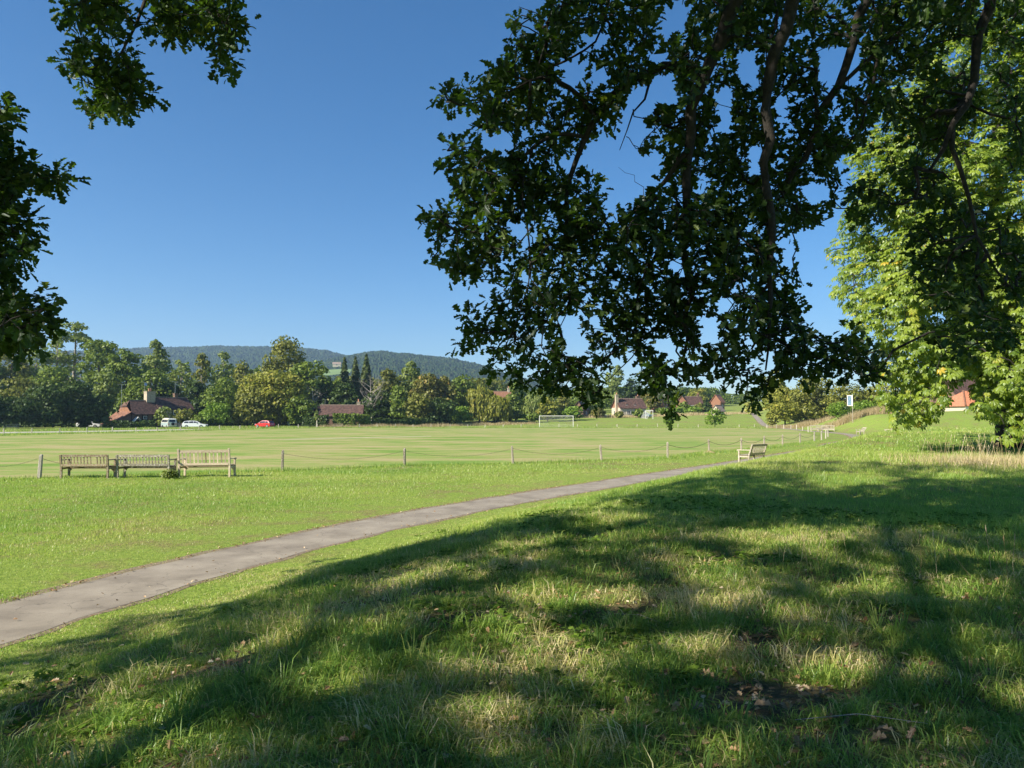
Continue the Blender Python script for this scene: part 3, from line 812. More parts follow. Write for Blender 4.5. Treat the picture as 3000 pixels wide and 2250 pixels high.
def oak_left():
    bx, by = -11.0, -8.5
    root = empty('oak_tree', (bx, by, tz(bx, by)), 0, 'oak reaching in at the left edge and top left corner, lobed leaves against blue sky', 'tree')
    org = np.array(root.location)
    tr = limb_w([W(bx, by, org[2] - .2, .6), W(bx + .1, by, 2.5, .48), W(bx + .4, by + .4, 5.2, .42), W(bx + 1.4, by + 1.6, 9, .3), W(bx + 2.2, by + 2.8, 13, .14)])
    def J(*rows): return limb_w([W(*r) for r in rows])
    f = (bx + .4, by + .4, 5.2)
    LL = [J((*f, .26), (-10.5, 1.5, 7.6, .2), (-8.0, 5.5, 8.4, .13), (-6.6, 7.4, 8.2, .08)),
          J((*f, .22), (-12, 2.5, 7.0, .16), (-9.6, 6.6, 6.6, .1), (-7.0, 8.2, 5.6, .05)),
          J((bx + 1.2, by + 1.4, 8.2, .24), (-8, 1, 11.5, .17), (-3.5, 4.5, 13, .1), (-1, 8, 13.6, .05)),
          J((bx + 1.2, by + 1.4, 8.2, .22), (-9, 4, 12, .15), (-6, 9, 13.4, .08), (-4.5, 11.5, 13.8, .04)),
          J((bx + .6, by + .6, 6.2, .2), (-8, -1, 8.6, .14), (-4, 0.5, 10, .07)),
          J((bx + .6, by + .6, 6.2, .2), (-14.5, -2, 8.4, .13), (-15.5, -5, 9, .06)),
          J((bx + .6, by + .6, 6.6, .18), (-12, -6, 9, .1), (-10, -9, 10, .05))]
    top = [np.r_[at(*p[:3]), p[3]] for p in [(470,-130,9.0,.05),(431,0,9.0,.038),(398,80,9.0,.033),(378,146,9.0,.028),(345,199,9.0,.02),(285,225,9.0,.012),(250,330,9.0,.006)]]
    LL.append(limb_w([W(-8.0, 5.5, 8.4, .1), W(-6.0, 7.6, 8.7, .07)] + top))
    LL.append(limb([(470,-130,9.0,.04),(560,-60,9.1,.03),(600,20,9.2,.02),(660,110,9.2,.008)]))
    LL.append(limb([(345,199,9.0,.012),(270,90,9.0,.009),(290,-30,9,.006)]))
    LL.append(limb([(-420,200,8.4,.06),(-200,330,8.4,.04),(-40,430,8.4,.02),(70,490,8.4,.01),(180,530,8.4,.004)]))
    LL.append(limb([(-420,420,8.2,.05),(-160,640,8.1,.035),(0,680,8.1,.02),(80,700,8.1,.006)]))
    LL.append(limb([(-420,560,8.0,.045),(-160,800,7.9,.03),(0,880,7.9,.018),(140,900,7.9,.006)]))
    LL.append(limb_w([W(-9.6, 6.6, 6.6, .07)] + [np.r_[at(*p[:3]), p[3]] for p in [(-420,200,8.4,.06),(-420,420,8.2,.05),(-420,560,8.0,.045)]]))
    a1 = sample_mask([LA, LB], LHOLE, 1, (150, -40, 780, 390), 720, inset=9)
    a2 = sample_mask([LC], LHOLE, 1, (-260, 260, 240, 1045), 1150, inset=9)
    P = []
    for (px, py), yb in ((a1, 9.0), (a2, 8.1)):
        d = depth_field(px, py, yb, 0.5)
        P.append(np.array([at(a, b, c) for a, b, c in zip(px, py, d)]))
    sp = np.vstack(P)
    nodes = np.vstack([l[:, :3] for l in LL]); nodes = nodes[nodes[:, 1] > 4]
    (tv, tf), dirs, _ = grow(nodes, sp, 0.0036)
    pos, R, sc = spray_leaves(sp, dirs, 10, 0.22, 0.11, 0.112)
    V, F = scatter(OLV, OLF, pos - org, R, sc)
    tone = np.repeat(np.clip(rng.normal(0.42, 0.22, len(pos)), 0, 1), len(OLV))
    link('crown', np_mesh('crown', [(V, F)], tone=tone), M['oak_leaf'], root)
    # big unseen crown overhead, its gaps shaped to drop sun patches on the foreground
    n = 60000
    C = rand_unit(n) * (rng.random((n, 1)) ** 0.33) * np.array([11.5, 12.0, 5.2]) + np.array([-8.0, 1.8, 10.2])
    qx, qy, ff = proj(C)
    ok = ~((ff > 0.3) & (qx > -130) & (qx < 3150) & (qy > -190) & (qy < 2300))
    g, sx, sy, sf = shadow_px(C)
    edge = -.726 * g[:, 0] + .688 * g[:, 1] + (vnoise(g[:, 0] * .8, g[:, 1] * .8, 31) - .5) * 1.8
    ok &= edge < 8.9
    ok &= (g[:, 1] < 22.6 + (vnoise(g[:, 0] * .5, g[:, 1] * .5, 33) - .5) * 2)
    def lit_at(g, sx, sy, sf, k=1.0):
        wob = (vnoise(g[:, 0] * 2.6, g[:, 1] * 2.2, 41) - .5) * 0.8 + (vnoise(g[:, 0] * 6, g[:, 1] * 5, 42) - .5) * 0.7
        m = np.zeros(len(g), bool)
        for cx, cy, rx, ry in LIT:
            m |= (np.hypot((sx - cx) / (rx * k), (sy - cy) / (ry * k)) + wob < 1) & (sf > 1)
        f1 = vnoise(g[:, 0] * 1.9 + 9, g[:, 1] * 1.6, 43) * .55 + vnoise(g[:, 0] * 4.6, g[:, 1] * 3.8, 44) * .45
        m |= f1 < np.where(g[:, 1] > 16, .31, .365)
        f2 = vnoise(g[:, 0] * 3.6 + 4, g[:, 1] * 3.0, 47)
        m |= f2 > np.where(g[:, 1] > 16, .88, .83)
        return m
    wob = (vnoise(g[:, 0] * 2.6, g[:, 1] * 2.2, 41) - .5) * 0.9 + (vnoise(g[:, 0] * 6, g[:, 1] * 5, 42) - .5) * 0.6
    for cx, cy, rx, ry in LIT:
        ok &= ~((np.hypot((sx - cx) / (rx * .8), (sy - cy) / (ry * .8)) + wob < 1) & (sf > 1))
    C = C[ok]
    rng.shuffle(C); C = C[:5600]
    (tv2, tf2), d2, _ = grow(np.vstack([tr[:, :3]] + [l[:, :3] for l in LL[:8]]), C, 0.004, 0.42, 3)
    pos, R, sc = spray_leaves(C, d2, 25, 0.40, 0.28, 0.15)
    gl, ax_, ay_, af_ = shadow_px(pos)
    keep = ~lit_at(gl, ax_, ay_, af_, 0.95)
    pos, R, sc = pos[keep], R[keep], sc[keep]
    V, F = scatter(CLV, CLF, pos - org, R, sc)
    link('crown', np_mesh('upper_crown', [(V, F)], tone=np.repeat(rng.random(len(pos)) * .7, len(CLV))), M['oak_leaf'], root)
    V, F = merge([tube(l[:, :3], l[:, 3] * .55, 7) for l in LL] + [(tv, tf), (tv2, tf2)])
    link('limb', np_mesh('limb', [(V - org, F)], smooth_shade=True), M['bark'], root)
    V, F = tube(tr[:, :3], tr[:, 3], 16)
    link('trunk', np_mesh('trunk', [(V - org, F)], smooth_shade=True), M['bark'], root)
    print('left oak', len(sp), len(C))
oak_left()

# ---------------- horse chestnut at the right
CH = [(2780,60),(2900,20),(3000,-30),(3500,-40),(3600,400),(3600,900),(3500,1180),(3300,1300),(3000,1262),(2960,1290),(2903,1279),(2872,1235),(2858,1205),(2850,1140),(2785,1135),(2755,1212),(2713,1250),(2663,1260),(2600,1240),(2572,1190),(2545,1090),(2540,1010),(2475,935),(2470,895),(2430,853),(2422,777),(2418,740),(2450,690),(2475,600),(2472,448),(2520,400),(2571,308),(2676,199)]
CHH = [[(2787,1120),(2860,1105),(2868,1225),(2830,1262),(2790,1250)], [(2470,520),(2500,500),(2520,560),(2490,590)]]
def chestnut():
    bx, by = 18.8, 28.5
    zb = tz(bx, by)
    root = empty('horse_chestnut_tree', (bx, by, zb), 0, 'sunlit yellow green horse chestnut at the right edge with drooping palmate leaves', 'tree')
    org = np.array([bx, by, zb])
    tr = limb_w([W(bx, by, zb - .2, .5), W(bx, by, zb + 2.5, .4), W(bx - .2, by - .2, zb + 6, .3), W(bx - .3, by, zb + 10, .18), W(bx, by, zb + 14, .08)])
    px, py = sample_mask([CH], CHH, 1, (2400, -40, 3600, 1300), 4600, inset=12, clump=0.12)
    # front shell of a rounded crown, a second set deeper inside
    cx, rx = 3010.0, 640.0
    e = np.clip(1 - ((px - cx) / rx) ** 2, 0.03, 1) ** 0.5
    front = 28.5 - 6.0 * e
    Yd = front + np.abs(rng.normal(size=len(px))) * 1.6 + (vnoise(px / 90, py / 90, 51) - .5) * 2.6
    sp = np.array([at(a, b, c) for a, b, c in zip(px, py, Yd)])
    low = sp[:, 2] > terrain(sp[:, 0], sp[:, 1]) + .25
    sp = sp[low]
    # back half of the crown, seen through gaps and casting the shadow
    nb = 500
    B = rand_unit(nb) * (rng.random((nb, 1)) ** .35) * np.array([6.3, 5.5, 6.2]) + np.array([bx + .5, by + 1.5, zb + 7.6])
    qx, qy, _ = proj(B)
    okb = inpoly(qx, qy, CH)
    for h in CHH: okb &= ~inpoly(qx, qy, h)
    B = B[okb & (B[:, 1] > 26)]
    sp = np.vstack([sp, B])
    LL = []
    for k in range(16):
        a = k * 2.4 + .3; z0 = zb + 2.5 + k * .62; L = 6.2 - .22 * k
        if math.cos(a) > 0.75: L *= .8
        LL.append(limb_w([W(bx - .2, by - .1, z0, .16), W(bx + math.cos(a) * L * .45, by + math.sin(a) * L * .4, z0 + 1.0, .09), W(bx + math.cos(a) * L * .95, by + math.sin(a) * L * .85, z0 + .5, .03)]))
    (tv, tf), dirs, _ = grow(np.vstack([tr[:, :3]] + [l[:, :3] for l in LL]), sp, 0.007, 0.42)
    per = 7
    n = len(sp) * per
    c = np.repeat(sp, per, 0)
    off = rand_unit(n) * np.array([1, 1, .7]); off = norm(off)
    pos = c + off * (0.12 + .25 * rng.random((n, 1)))
    outw = norm(pos - np.array([bx, by, zb + 7.0]))
    ax = norm(off * .6 + outw * .5 + np.array([0, 0, -.55]) + rand_unit(n) * .25)
    up = norm(np.array([0, 0, .7]) + outw * .7 + off * .4 + rand_unit(n) * .35)
    R = frames(ax, up)
    sc = 0.205 * (.65 + .6 * rng.random(n))
    V, F = scatter(CHV, CHF, pos - org, R, sc)
    t = np.clip(rng.normal(.45, .2, n), 0, .8); t[rng.random(n) < .010] = 1
    link('crown', np_mesh('crown', [(V, F)], tone=np.repeat(t, len(CHV))), M['chestnut_leaf'], root)
    V, F = merge([tube(l[:, :3], l[:, 3], 6) for l in LL] + [(tv, tf)])
    link('limb', np_mesh('limb', [(V - org, F)], smooth_shade=True), M['bark'], root)
    V, F = tube(tr[:, :3], tr[:, 3], 12)
    link('trunk', np_mesh('trunk', [(V - org, F)], smooth_shade=True), M['bark'], root)
    print('chestnut', len(sp), n)
chestnut()

# ------------------------------------------------------------------ middle distance trees
FOL = {
 'mid':    leaf_mat('leaf_mid_green', (0.040, 0.072, 0.010), (0.165, 0.220, 0.034), (0.19, 0.22, 0.04), 0.22, 0.012),
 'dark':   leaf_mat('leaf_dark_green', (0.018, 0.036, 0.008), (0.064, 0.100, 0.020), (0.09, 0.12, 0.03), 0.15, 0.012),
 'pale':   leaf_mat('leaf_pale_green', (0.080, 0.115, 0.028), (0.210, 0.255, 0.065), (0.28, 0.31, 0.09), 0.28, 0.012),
 'olive':  leaf_mat('leaf_olive', (0.062, 0.074, 0.014), (0.190, 0.200, 0.040), (0.28, 0.25, 0.055), 0.22, 0.012),
 'yellow': leaf_mat('leaf_yellow_green', (0.090, 0.100, 0.014), (0.275, 0.280, 0.048), (0.38, 0.31, 0.06), 0.28, 0.012),
 'rust':   leaf_mat('leaf_rust_tinted', (0.064, 0.066, 0.014), (0.185, 0.178, 0.038), (0.30, 0.20, 0.05), 0.22, 0.012),
 'bright': leaf_mat('leaf_bright_green', (0.055, 0.110, 0.012), (0.180, 0.270, 0.035), (0.26, 0.33, 0.06), 0.28, 0.012),
 'conifer':leaf_mat('conifer_needles', (0.024, 0.042, 0.012), (0.090, 0.118, 0.030), (0.13, 0.16, 0.045), 0.08, 0.012),
}
QV = np.array([(-.5, -.36, 0), (.1, -.5, .08), (.55, 0, -.06), (.05, .46, .08), (-.5, .3, 0)]); QF = np.array([[0, 1, 2, 3, 4]])

def foliage_quads(pos, nrm, size, rs):
    n = len(pos)
    r = rs.normal(size=(n, 3)); r /= np.linalg.norm(r, axis=1, keepdims=True)
    R = frames(np.cross(nrm, r) + 1e-4, nrm)
    return scatter(QV, QF, pos, R, size * (.6 + .8 * rs.random(n)))

def blob_crown(rs, H, Wd, z0, nblob, per, leaf, br=0.17, shape='round', dens=1.0, Dp=None):
    Dp = Dp or Wd
    P, Nm, T = [], [], []
    cz = (z0 + H) / 2; rz = (H - z0) / 2
    for k in range(nblob):
        while True:
            u = rs.uniform(-1, 1, 3)
            l = np.linalg.norm(u)
            if l < 1 and (l > 0.62 or rs.random() < .25): break
        if l > .62: u = u / l * min(1.0, l * 1.12)
        zz = u[2]
        if shape == 'round': wf = 1.0
        elif shape == 'cone': wf = np.clip((1 - zz) / 1.3, .12, 1)
        elif shape == 'ovate': wf = np.clip(1.12 - .45 * (zz + .2), .3, 1)
        else: wf = 1
        r = Wd * br * rs.uniform(.6, 1.3)
        c = np.array([u[0] * (Wd / 2 - r * .7) * wf, u[1] * (Dp / 2 - r * .7) * wf, cz + zz * (rz - r * .6)])
        m = int(per * rs.uniform(.7, 1.3))
        v = rs.normal(size=(m, 3)); v /= np.linalg.norm(v, axis=1, keepdims=True)
        v[:, 2] = np.where(v[:, 2] < -.3, -v[:, 2] * rs.random(m), v[:, 2])
        rr = r * (.55 + .5 * rs.random((m, 1)) ** .5)
        P.append(c + v * rr * np.array([1.15, 1.15, .95]))
        nn = v + rs.normal(size=(m, 3)) * .55 + np.array([0, 0, .25])
        Nm.append(nn / np.linalg.norm(nn, axis=1, keepdims=True))
        T.append(np.clip(rs.normal(.42 + .25 * rs.random(), .18, m), 0, 1))
    return np.vstack(P), np.vstack(Nm), np.concatenate(T)

def skeleton(rs, H, Wd, z0, trunk_r, nb=12, upward=.8, sub=3):
    """trunk and forking limbs in local coordinates"""
    parts = []
    lean = rs.normal(size=2) * .03 * H
    tp = np.array([[0, 0, -.3], [lean[0] * .3, lean[1] * .3, H * .35], [lean[0] * .7, lean[1] * .7, H * .65], [lean[0], lean[1], H * .93]])
    parts.append((resample(np.c_[tp, [trunk_r, trunk_r * .75, trunk_r * .45, trunk_r * .12]], 10)))
    out = [tube(parts[0][:, :3], parts[0][:, 3], 7)]
    for k in range(nb):
        t = .25 + .65 * (k + rs.random()) / nb
        i = t * 9
        b = np.array([np.interp(i, range(10), parts[0][:, c]) for c in range(4)])
        a = rs.random() * 6.28
        L = Wd * .5 * (1.05 - .55 * abs(t - .45)) * rs.uniform(.7, 1.05)
        d = np.array([math.cos(a), math.sin(a), upward * rs.uniform(.5, 1.2)])
        e = b[:3] + d * L * .8
        e[2] = min(e[2], H * .99)
        m = (b[:3] + e) / 2 + rs.normal(size=3) * .06 * L
        out.append(tube(np.array([b[:3], m, e]), [b[3] * .55, b[3] * .3, .012], 5))
        for q in range(sub):
            s = m + (e - m) * rs.random()
            f = s + np.array([rs.normal() * .28, rs.normal() * .28, abs(rs.normal()) * .25 + .1]) * L
            f[2] = min(f[2], H)
            out.append(tube(np.array([s, (s + f) / 2 + rs.normal(size=3) * .03 * L, f]), [b[3] * .22, b[3] * .12, .008], 3))
    return merge(out)

tree_no = [100]
def tree(px, ytop, wpx, Y, fol, label, kind='round', name='broadleaf_tree', z0=.12, dens=1.0, leaf=None, br=.17, bark=None, cat='tree', group=None, nb=None, ybase=None, Dp=None, nblob=None, limbs=True):
    tree_no[0] += 1
    rs = np.random.default_rng(tree_no[0])
    p = at(px, 1222, Y); X = p[0]
    zg = tz(X, Y) if ybase is None else at(px, ybase, Y)[2]
    H = at(px, ytop, Y)[2] - zg; Wd = wpx * Y / 2200
    root = empty(name, (X, Y, zg), 0, label, cat, group)
    leaf = leaf or max(.16, Y * 0.0024)
    bark = bark or M['bark']
    if kind in ('round', 'ovate', 'bush', 'airy', 'cone'):
        surf = Wd * H
        if kind == 'airy':
            n = int(surf / leaf ** 2 * 1.35 * dens); nb_ = nblob or 46; b_ = br * .95
        else:
            n = int(surf / leaf ** 2 * 4.2 * dens); nb_ = nblob or 46; b_ = br
        n = min(n, 11000)
        P, Nn, T = blob_crown(rs, H, Wd, H * z0, nb_, max(10, n // nb_), leaf, b_, 'ovate' if kind in ('ovate', 'airy') else ('cone' if kind == 'cone' else 'round'), Dp=Dp)
        V, F = foliage_quads(P, Nn, leaf * 1.15, rs)
        link('crown', np_mesh('crown', [(V, F)], tone=np.repeat(T, len(QV))), FOL[fol], root)
        if kind != 'bush' and limbs:
            V, F = skeleton(rs, H * .95, Wd * .85, 0, max(.08, H * .022), 16 if kind == 'airy' else 8, .9, 4 if kind == 'airy' else 1)
            link('trunk', np_mesh('trunk', [(V, F)], smooth_shade=True), bark, root)
        elif kind == 'bush':
            V, F = skeleton(rs, H * .7, Wd * .6, 0, max(.05, H * .03), 5, .9, 1)
            link('stem', np_mesh('stem', [(V, F)], smooth_shade=True), bark, root)
    elif kind == 'conifer':
        n = int(Wd * H / leaf ** 2 * 5)
        t = rs.random(n) ** .7
        z = H * (1 - t) * .97 + H * .03
        tier = np.floor(t * 16 + rs.random(n) * .3)
        ang = rs.random(n) * 6.28
        rad = Wd / 2 * (t ** .8) * (.55 + .5 * rs.random(n) ** .5) * (1 + .18 * np.sin(ang * 5 + tier * 2.1))
        P = np.stack([np.cos(ang) * rad, np.sin(ang) * rad, z - rad * .28], 1)
        Nn = norm(np.stack([np.cos(ang) * .7, np.sin(ang) * .7, np.full(n, .6)], 1) + rs.normal(size=(n, 3)) * .4)
        V, F = foliage_quads(P, Nn, leaf * 1.1, rs)
        link('crown', np_mesh('crown', [(V, F)], tone=np.repeat(rs.random(n), len(QV))), FOL[fol], root)
        V, F = tube(np.array([[0, 0, -.3], [0, 0, H * .5], [0, 0, H * .97]]), [H * .02, H * .012, .02], 7)
        link('trunk', np_mesh('trunk', [(V, F)], smooth_shade=True), bark, root)
    elif kind == 'willow':
        ns = int(150 * dens); P, Nn = [], []
        for k in range(ns):
            a = rs.random() * 6.28; r = Wd / 2 * rs.random() ** .5
            top = H * (1 - .32 * (r / (Wd / 2)) ** 2) * rs.uniform(.78, 1.0)
            L = min(top * .9, H * rs.uniform(.25, .62)); m = int(46)
            s = rs.random(m)
            rr = r + s * .05 * Wd
            x = math.cos(a) * rr + rs.normal(size=m) * .16 * (1 + leaf); y = math.sin(a) * rr + rs.normal(size=m) * .16 * (1 + leaf)
            P.append(np.stack([x, y, top - s * L], 1))
            Nn.append(norm(np.stack([np.full(m, math.cos(a)), np.full(m, math.sin(a)), np.full(m, .35)], 1) + rs.normal(size=(m, 3)) * .5))
        P = np.vstack(P); Nn = np.vstack(Nn); n = len(P)
        up = np.tile([0, 0, -1.0], (n, 1)) + rs.normal(size=(n, 3)) * .25
        R = frames(up, Nn)
        V, F = scatter(QV * np.array([1.7, .6, 1]), QF, P, R, leaf * (.7 + .7 * rs.random(n)))
        link('crown', np_mesh('crown', [(V, F)], tone=np.repeat(np.clip(rs.normal(.5, .2, n), 0, 1), len(QV))), FOL[fol], root)
        V, F = skeleton(rs, H * .85, Wd * .7, 0, H * .03, 8, .9, 1)
        link('trunk', np_mesh('trunk', [(V, F)], smooth_shade=True), bark, root)
    elif kind == 'dead':
        V, F = skeleton(rs, H, Wd, 0, max(.08, H * .02), 20, 1.0, 6)
        link('trunk', np_mesh('trunk', [(V, F)], smooth_shade=True), M['bark_dead'], root)
    return root

def hedge(pts, h, thick, fol, label, name='hedge', leaf=.3, cat='hedge', dens=1.0):
    tree_no[0] += 1; rs = np.random.default_rng(tree_no[0])
    P0 = np.array(pts, float); org = np.array([P0[0, 0], P0[0, 1], tz(*P0[0, :2])])
    L = np.linalg.norm(np.diff(P0[:, :2], axis=0), axis=1).sum()
    n = min(9000, int(L * (2 * h + thick) / leaf ** 2 * 2.0 * dens))
    Q = resample(P0[:, :2], 200); i = rs.integers(0, 199, n); f = rs.random((n, 1))
    c = Q[i] * (1 - f) + Q[i + 1] * f
    T = norm(Q[i + 1] - Q[i]); Nr = np.stack([T[:, 1], -T[:, 0]], 1)
    a = rs.uniform(-.35, math.pi + .35, n)
    hh = h * (.82 + .3 * vnoise(c[:, 0] * .5, c[:, 1] * .5, 60))
    rr = .85 + .15 * rs.random(n)
    xo = np.clip(np.cos(a) * 1.3, -1, 1) * thick / 2 * rr; zo = np.clip(.35 + np.sin(a) * .85, 0, 1) * hh * rr
    low = rs.random(n) < .35
    zo = np.where(low, rs.random(n) * hh * .8, zo); xo = np.where(low, np.sign(xo) * thick / 2 * rr, xo)
    P = np.stack([c[:, 0] + Nr[:, 0] * xo, c[:, 1] + Nr[:, 1] * xo, zo], 1)
    P[:, 2] += terrain(P[:, 0], P[:, 1])
    Nn = norm(np.stack([Nr[:, 0] * np.cos(a), Nr[:, 1] * np.cos(a), np.abs(np.sin(a)) + .2], 1) + rs.normal(size=(n, 3)) * .5)
    V, F = foliage_quads(P - org, Nn, leaf * 1.2, rs)
    o = link(name, np_mesh(name, [(V, F)], tone=np.repeat(np.clip(rs.normal(.45, .22, n), 0, 1), len(QV))), FOL[fol], None, org)
    tag(o, label, cat)
    return o

# left wood
tree(30, 1005, 130, 178, 'olive', 'airy olive tree above the dark bushes at the far left edge', 'airy', dens=1.6)
tree(95, 1000, 110, 185, 'pale', 'thin pale tree with bare lower stems left of the tallest ash', 'airy', bark=M['bark_pale'], dens=1.1)
tree(160, 960, 90, 190, 'pale', 'tall thin tree with feathery crown just left of the tallest one', 'airy', z0=.35, bark=M['bark_pale'], dens=.8)
tree(212, 918, 105, 195, 'pale', 'tallest feathery ash rising above the wood at left', 'airy', z0=.45, bark=M['bark_pale'], dens=.85, nblob=26)
tree(-60, 1040, 160, 172, 'mid', 'green tree at the very left end of the wood')
tree(-210, 1020, 200, 180, 'mid', 'broad green tree beyond the left end of the wood')
tree(292, 990, 135, 190, 'mid', 'large round topped oak behind the dark bushes left of the cottage')
tree(368, 1017, 115, 182, 'mid', 'rounded oak directly behind the catslide cottage roof')
tree(155, 1075, 150, 170, 'mid', 'mid green tree below the tallest ash')
tree(60, 1100, 140, 160, 'olive', 'scrubby olive bush tree at far left with twiggy top', 'airy', dens=2.0)
tree(312, 1076, 66, 165, 'pale', 'small light green tree in front of the large oak left of the cottage', 'airy', dens=2.2, z0=.3)
tree(458, 996, 92, 196, 'pale', 'pale ash with twin tops behind the cottage chimney', 'ovate', dens=.8)
tree(440, 1085, 120, 176, 'mid', 'green tree close behind the cottage chimney stack')
tree(525, 1050, 80, 205, 'pale', 'light airy tree right of the twin topped ash', 'airy', dens=1.6, bark=M['bark_pale'])
tree(590, 1028, 70, 210, 'olive', 'airy golden topped tree under the ridge, second right of the ash', 'airy', dens=1.8, bark=M['bark_pale'])
tree(650, 1032, 78, 212, 'pale', 'airy pale green tree with several bare stems under the ridge', 'airy', dens=1.5, bark=M['bark_pale'])
tree(712, 1055, 80, 208, 'olive', 'airy tree just left of the tallest round oak', 'airy', dens=1.8, bark=M['bark_pale'])
tree(572, 1108, 86, 178, 'dark', 'dark yew behind the right end of the cottage', 'cone')
tree(500, 1120, 70, 180, 'dark', 'dark tree behind the low part of the cottage roof')
tree(655, 1112, 120, 176, 'mid', 'dense dark green tree right of the yew')
tree(725, 1130, 90, 182, 'mid', 'green tree filling the gap behind the golden oak')
# dark bushes at far left
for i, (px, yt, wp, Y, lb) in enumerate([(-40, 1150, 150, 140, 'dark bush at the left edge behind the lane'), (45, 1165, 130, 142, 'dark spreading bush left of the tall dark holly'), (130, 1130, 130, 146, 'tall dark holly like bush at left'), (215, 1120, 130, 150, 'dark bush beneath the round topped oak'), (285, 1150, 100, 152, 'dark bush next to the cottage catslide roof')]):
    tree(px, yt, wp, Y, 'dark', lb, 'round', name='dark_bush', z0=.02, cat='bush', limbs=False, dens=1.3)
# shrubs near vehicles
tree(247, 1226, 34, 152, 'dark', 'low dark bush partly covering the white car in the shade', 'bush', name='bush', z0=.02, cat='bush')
tree(478, 1190, 46, 157, 'pale', 'light green shrub behind the camper van', 'bush', name='shrub', z0=.02, cat='shrub')
tree(545, 1195, 70, 158, 'olive', 'loose shrub between camper van and white estate car', 'bush', name='shrub', z0=.02, cat='shrub')
tree(632, 1178, 95, 158, 'bright', 'bright green rounded shrub behind the white estate car', 'bush', name='shrub', z0=.02, cat='shrub')
tree(700, 1195, 70, 160, 'olive', 'pale flowering shrub right of the bright green one', 'bush', name='shrub', z0=.02, cat='shrub')
tree(590, 1212, 60, 156, 'mid', 'low green shrub by the cottage right wing', 'bush', name='shrub', z0=.02, cat='shrub')
# golden oak, big oak
tree(838, 990, 135, 196, 'olive', 'tall round oak, the highest dome of the treeline', 'round', br=.2, nblob=60)
tree(900, 1045, 130, 190, 'mid', 'dark green right shoulder of the tallest oak group')
tree(800, 1085, 200, 172, 'yellow', 'broad golden tinted oak over the red car', 'round', z0=.0, nblob=110, br=.12, dens=1.5)
tree(745, 1135, 110, 168, 'olive', 'olive lower tree left of the golden oak', z0=.05)
tree(880, 1160, 90, 168, 'mid', 'green lower tree right of the golden oak', z0=.05)
tree(921, 1125, 60, 172, 'dark', 'bare twiggy tree right of the golden oak', 'dead', name='dead_tree')
tree(940, 1110, 90, 190, 'dark', 'dark tree behind the bare twiggy one')
# conifers
tree(1008, 1048, 60, 205, 'conifer', 'leftmost of the three tall conifers', 'conifer', name='conifer_tree')
tree(1040, 1044, 56, 208, 'conifer', 'middle one of the three tall conifers', 'conifer', name='conifer_tree')
tree(1072, 1036, 66, 212, 'conifer', 'rightmost and tallest of the three conifers', 'conifer', name='conifer_tree')
tree(985, 1105, 50, 190, 'mid', 'round green tree left of the conifers')
tree(1010, 1120, 90, 185, 'dark', 'ivy dark tree below the conifers', z0=.02)
tree(1090, 1098, 110, 182, 'dark', 'grey bare tree with ivy right of the conifers', 'dead', name='dead_tree')
tree(1105, 1140, 90, 184, 'dark', 'dark tree behind the grey bare one', z0=.02)
tree(1135, 1082, 90, 195, 'olive', 'airy brownish tree right of the tallest conifer', 'airy', dens=2.2)
tree(1165, 1130, 66, 180, 'mid', 'ivy clad upright tree at the middle of the treeline', 'ovate')
tree(1205, 1060, 85, 198, 'pale', 'high green tree in the middle of the treeline', 'ovate', dens=.9)
tree(1255, 1090, 110, 190, 'rust', 'brown tinted airy tree left of the dark round one', 'airy', dens=2.6)
tree(1230, 1150, 90, 178, 'olive', 'green and rust mixed tree above the clipped hedge')
tree(1300, 1105, 90, 192, 'rust', 'tree with thinning russet crown beside the willow', 'airy', dens=2.4)
tree(1290, 1165, 90, 180, 'dark', 'dark undergrowth tree left of the willow', z0=.02)
tree(1352, 1097, 75, 215, 'mid', 'dark green round tree behind the willow')
tree(1425, 1112, 120, 330, 'mid', 'distant woodland tree above the willow', leaf=.6)
tree(1500, 1118, 120, 330, 'mid', 'distant tree right above the willow', leaf=.6)
tree(1405, 1131, 105, 196, 'yellow', 'big yellow green weeping willow', 'willow', name='willow_tree', dens=1.9)
tree(1455, 1158, 80, 194, 'yellow', 'lower right lobe of willow, a second weeping tree', 'willow', name='willow_tree', dens=1.2)
tree(1350, 1190, 62, 185, 'bright', 'round dark green bush in front of the willow', 'bush', name='bush', z0=.02, cat='bush')
tree(1510, 1126, 58, 205, 'mid', 'upright dark green tree right of the willow', 'ovate', z0=.04)
tree(1572, 1147, 82, 215, 'pale', 'pale weeping willow right of the goal, half behind the yellow bush', 'willow', name='willow_tree', dens=1.3)
tree(1604, 1165, 68, 200, 'yellow', 'rounded golden bush behind the football goal', 'bush', name='bush', z0=.02, cat='bush')
tree(1652, 1128, 44, 220, 'olive', 'narrow pointed tree right of the golden bush', 'cone')
tree(1682, 1188, 62, 205, 'bright', 'green bush in front of the small gabled house', 'bush', name='bush', z0=.02, cat='bush')
tree(1500, 1205, 60, 200, 'olive', 'low scrub between the two willows', 'bush', name='bush', z0=.02, cat='bush')
tree(1560, 1212, 60, 196, 'mid', 'low grey green scrub behind the goal', 'bush', name='bush', z0=.02, cat='bush')
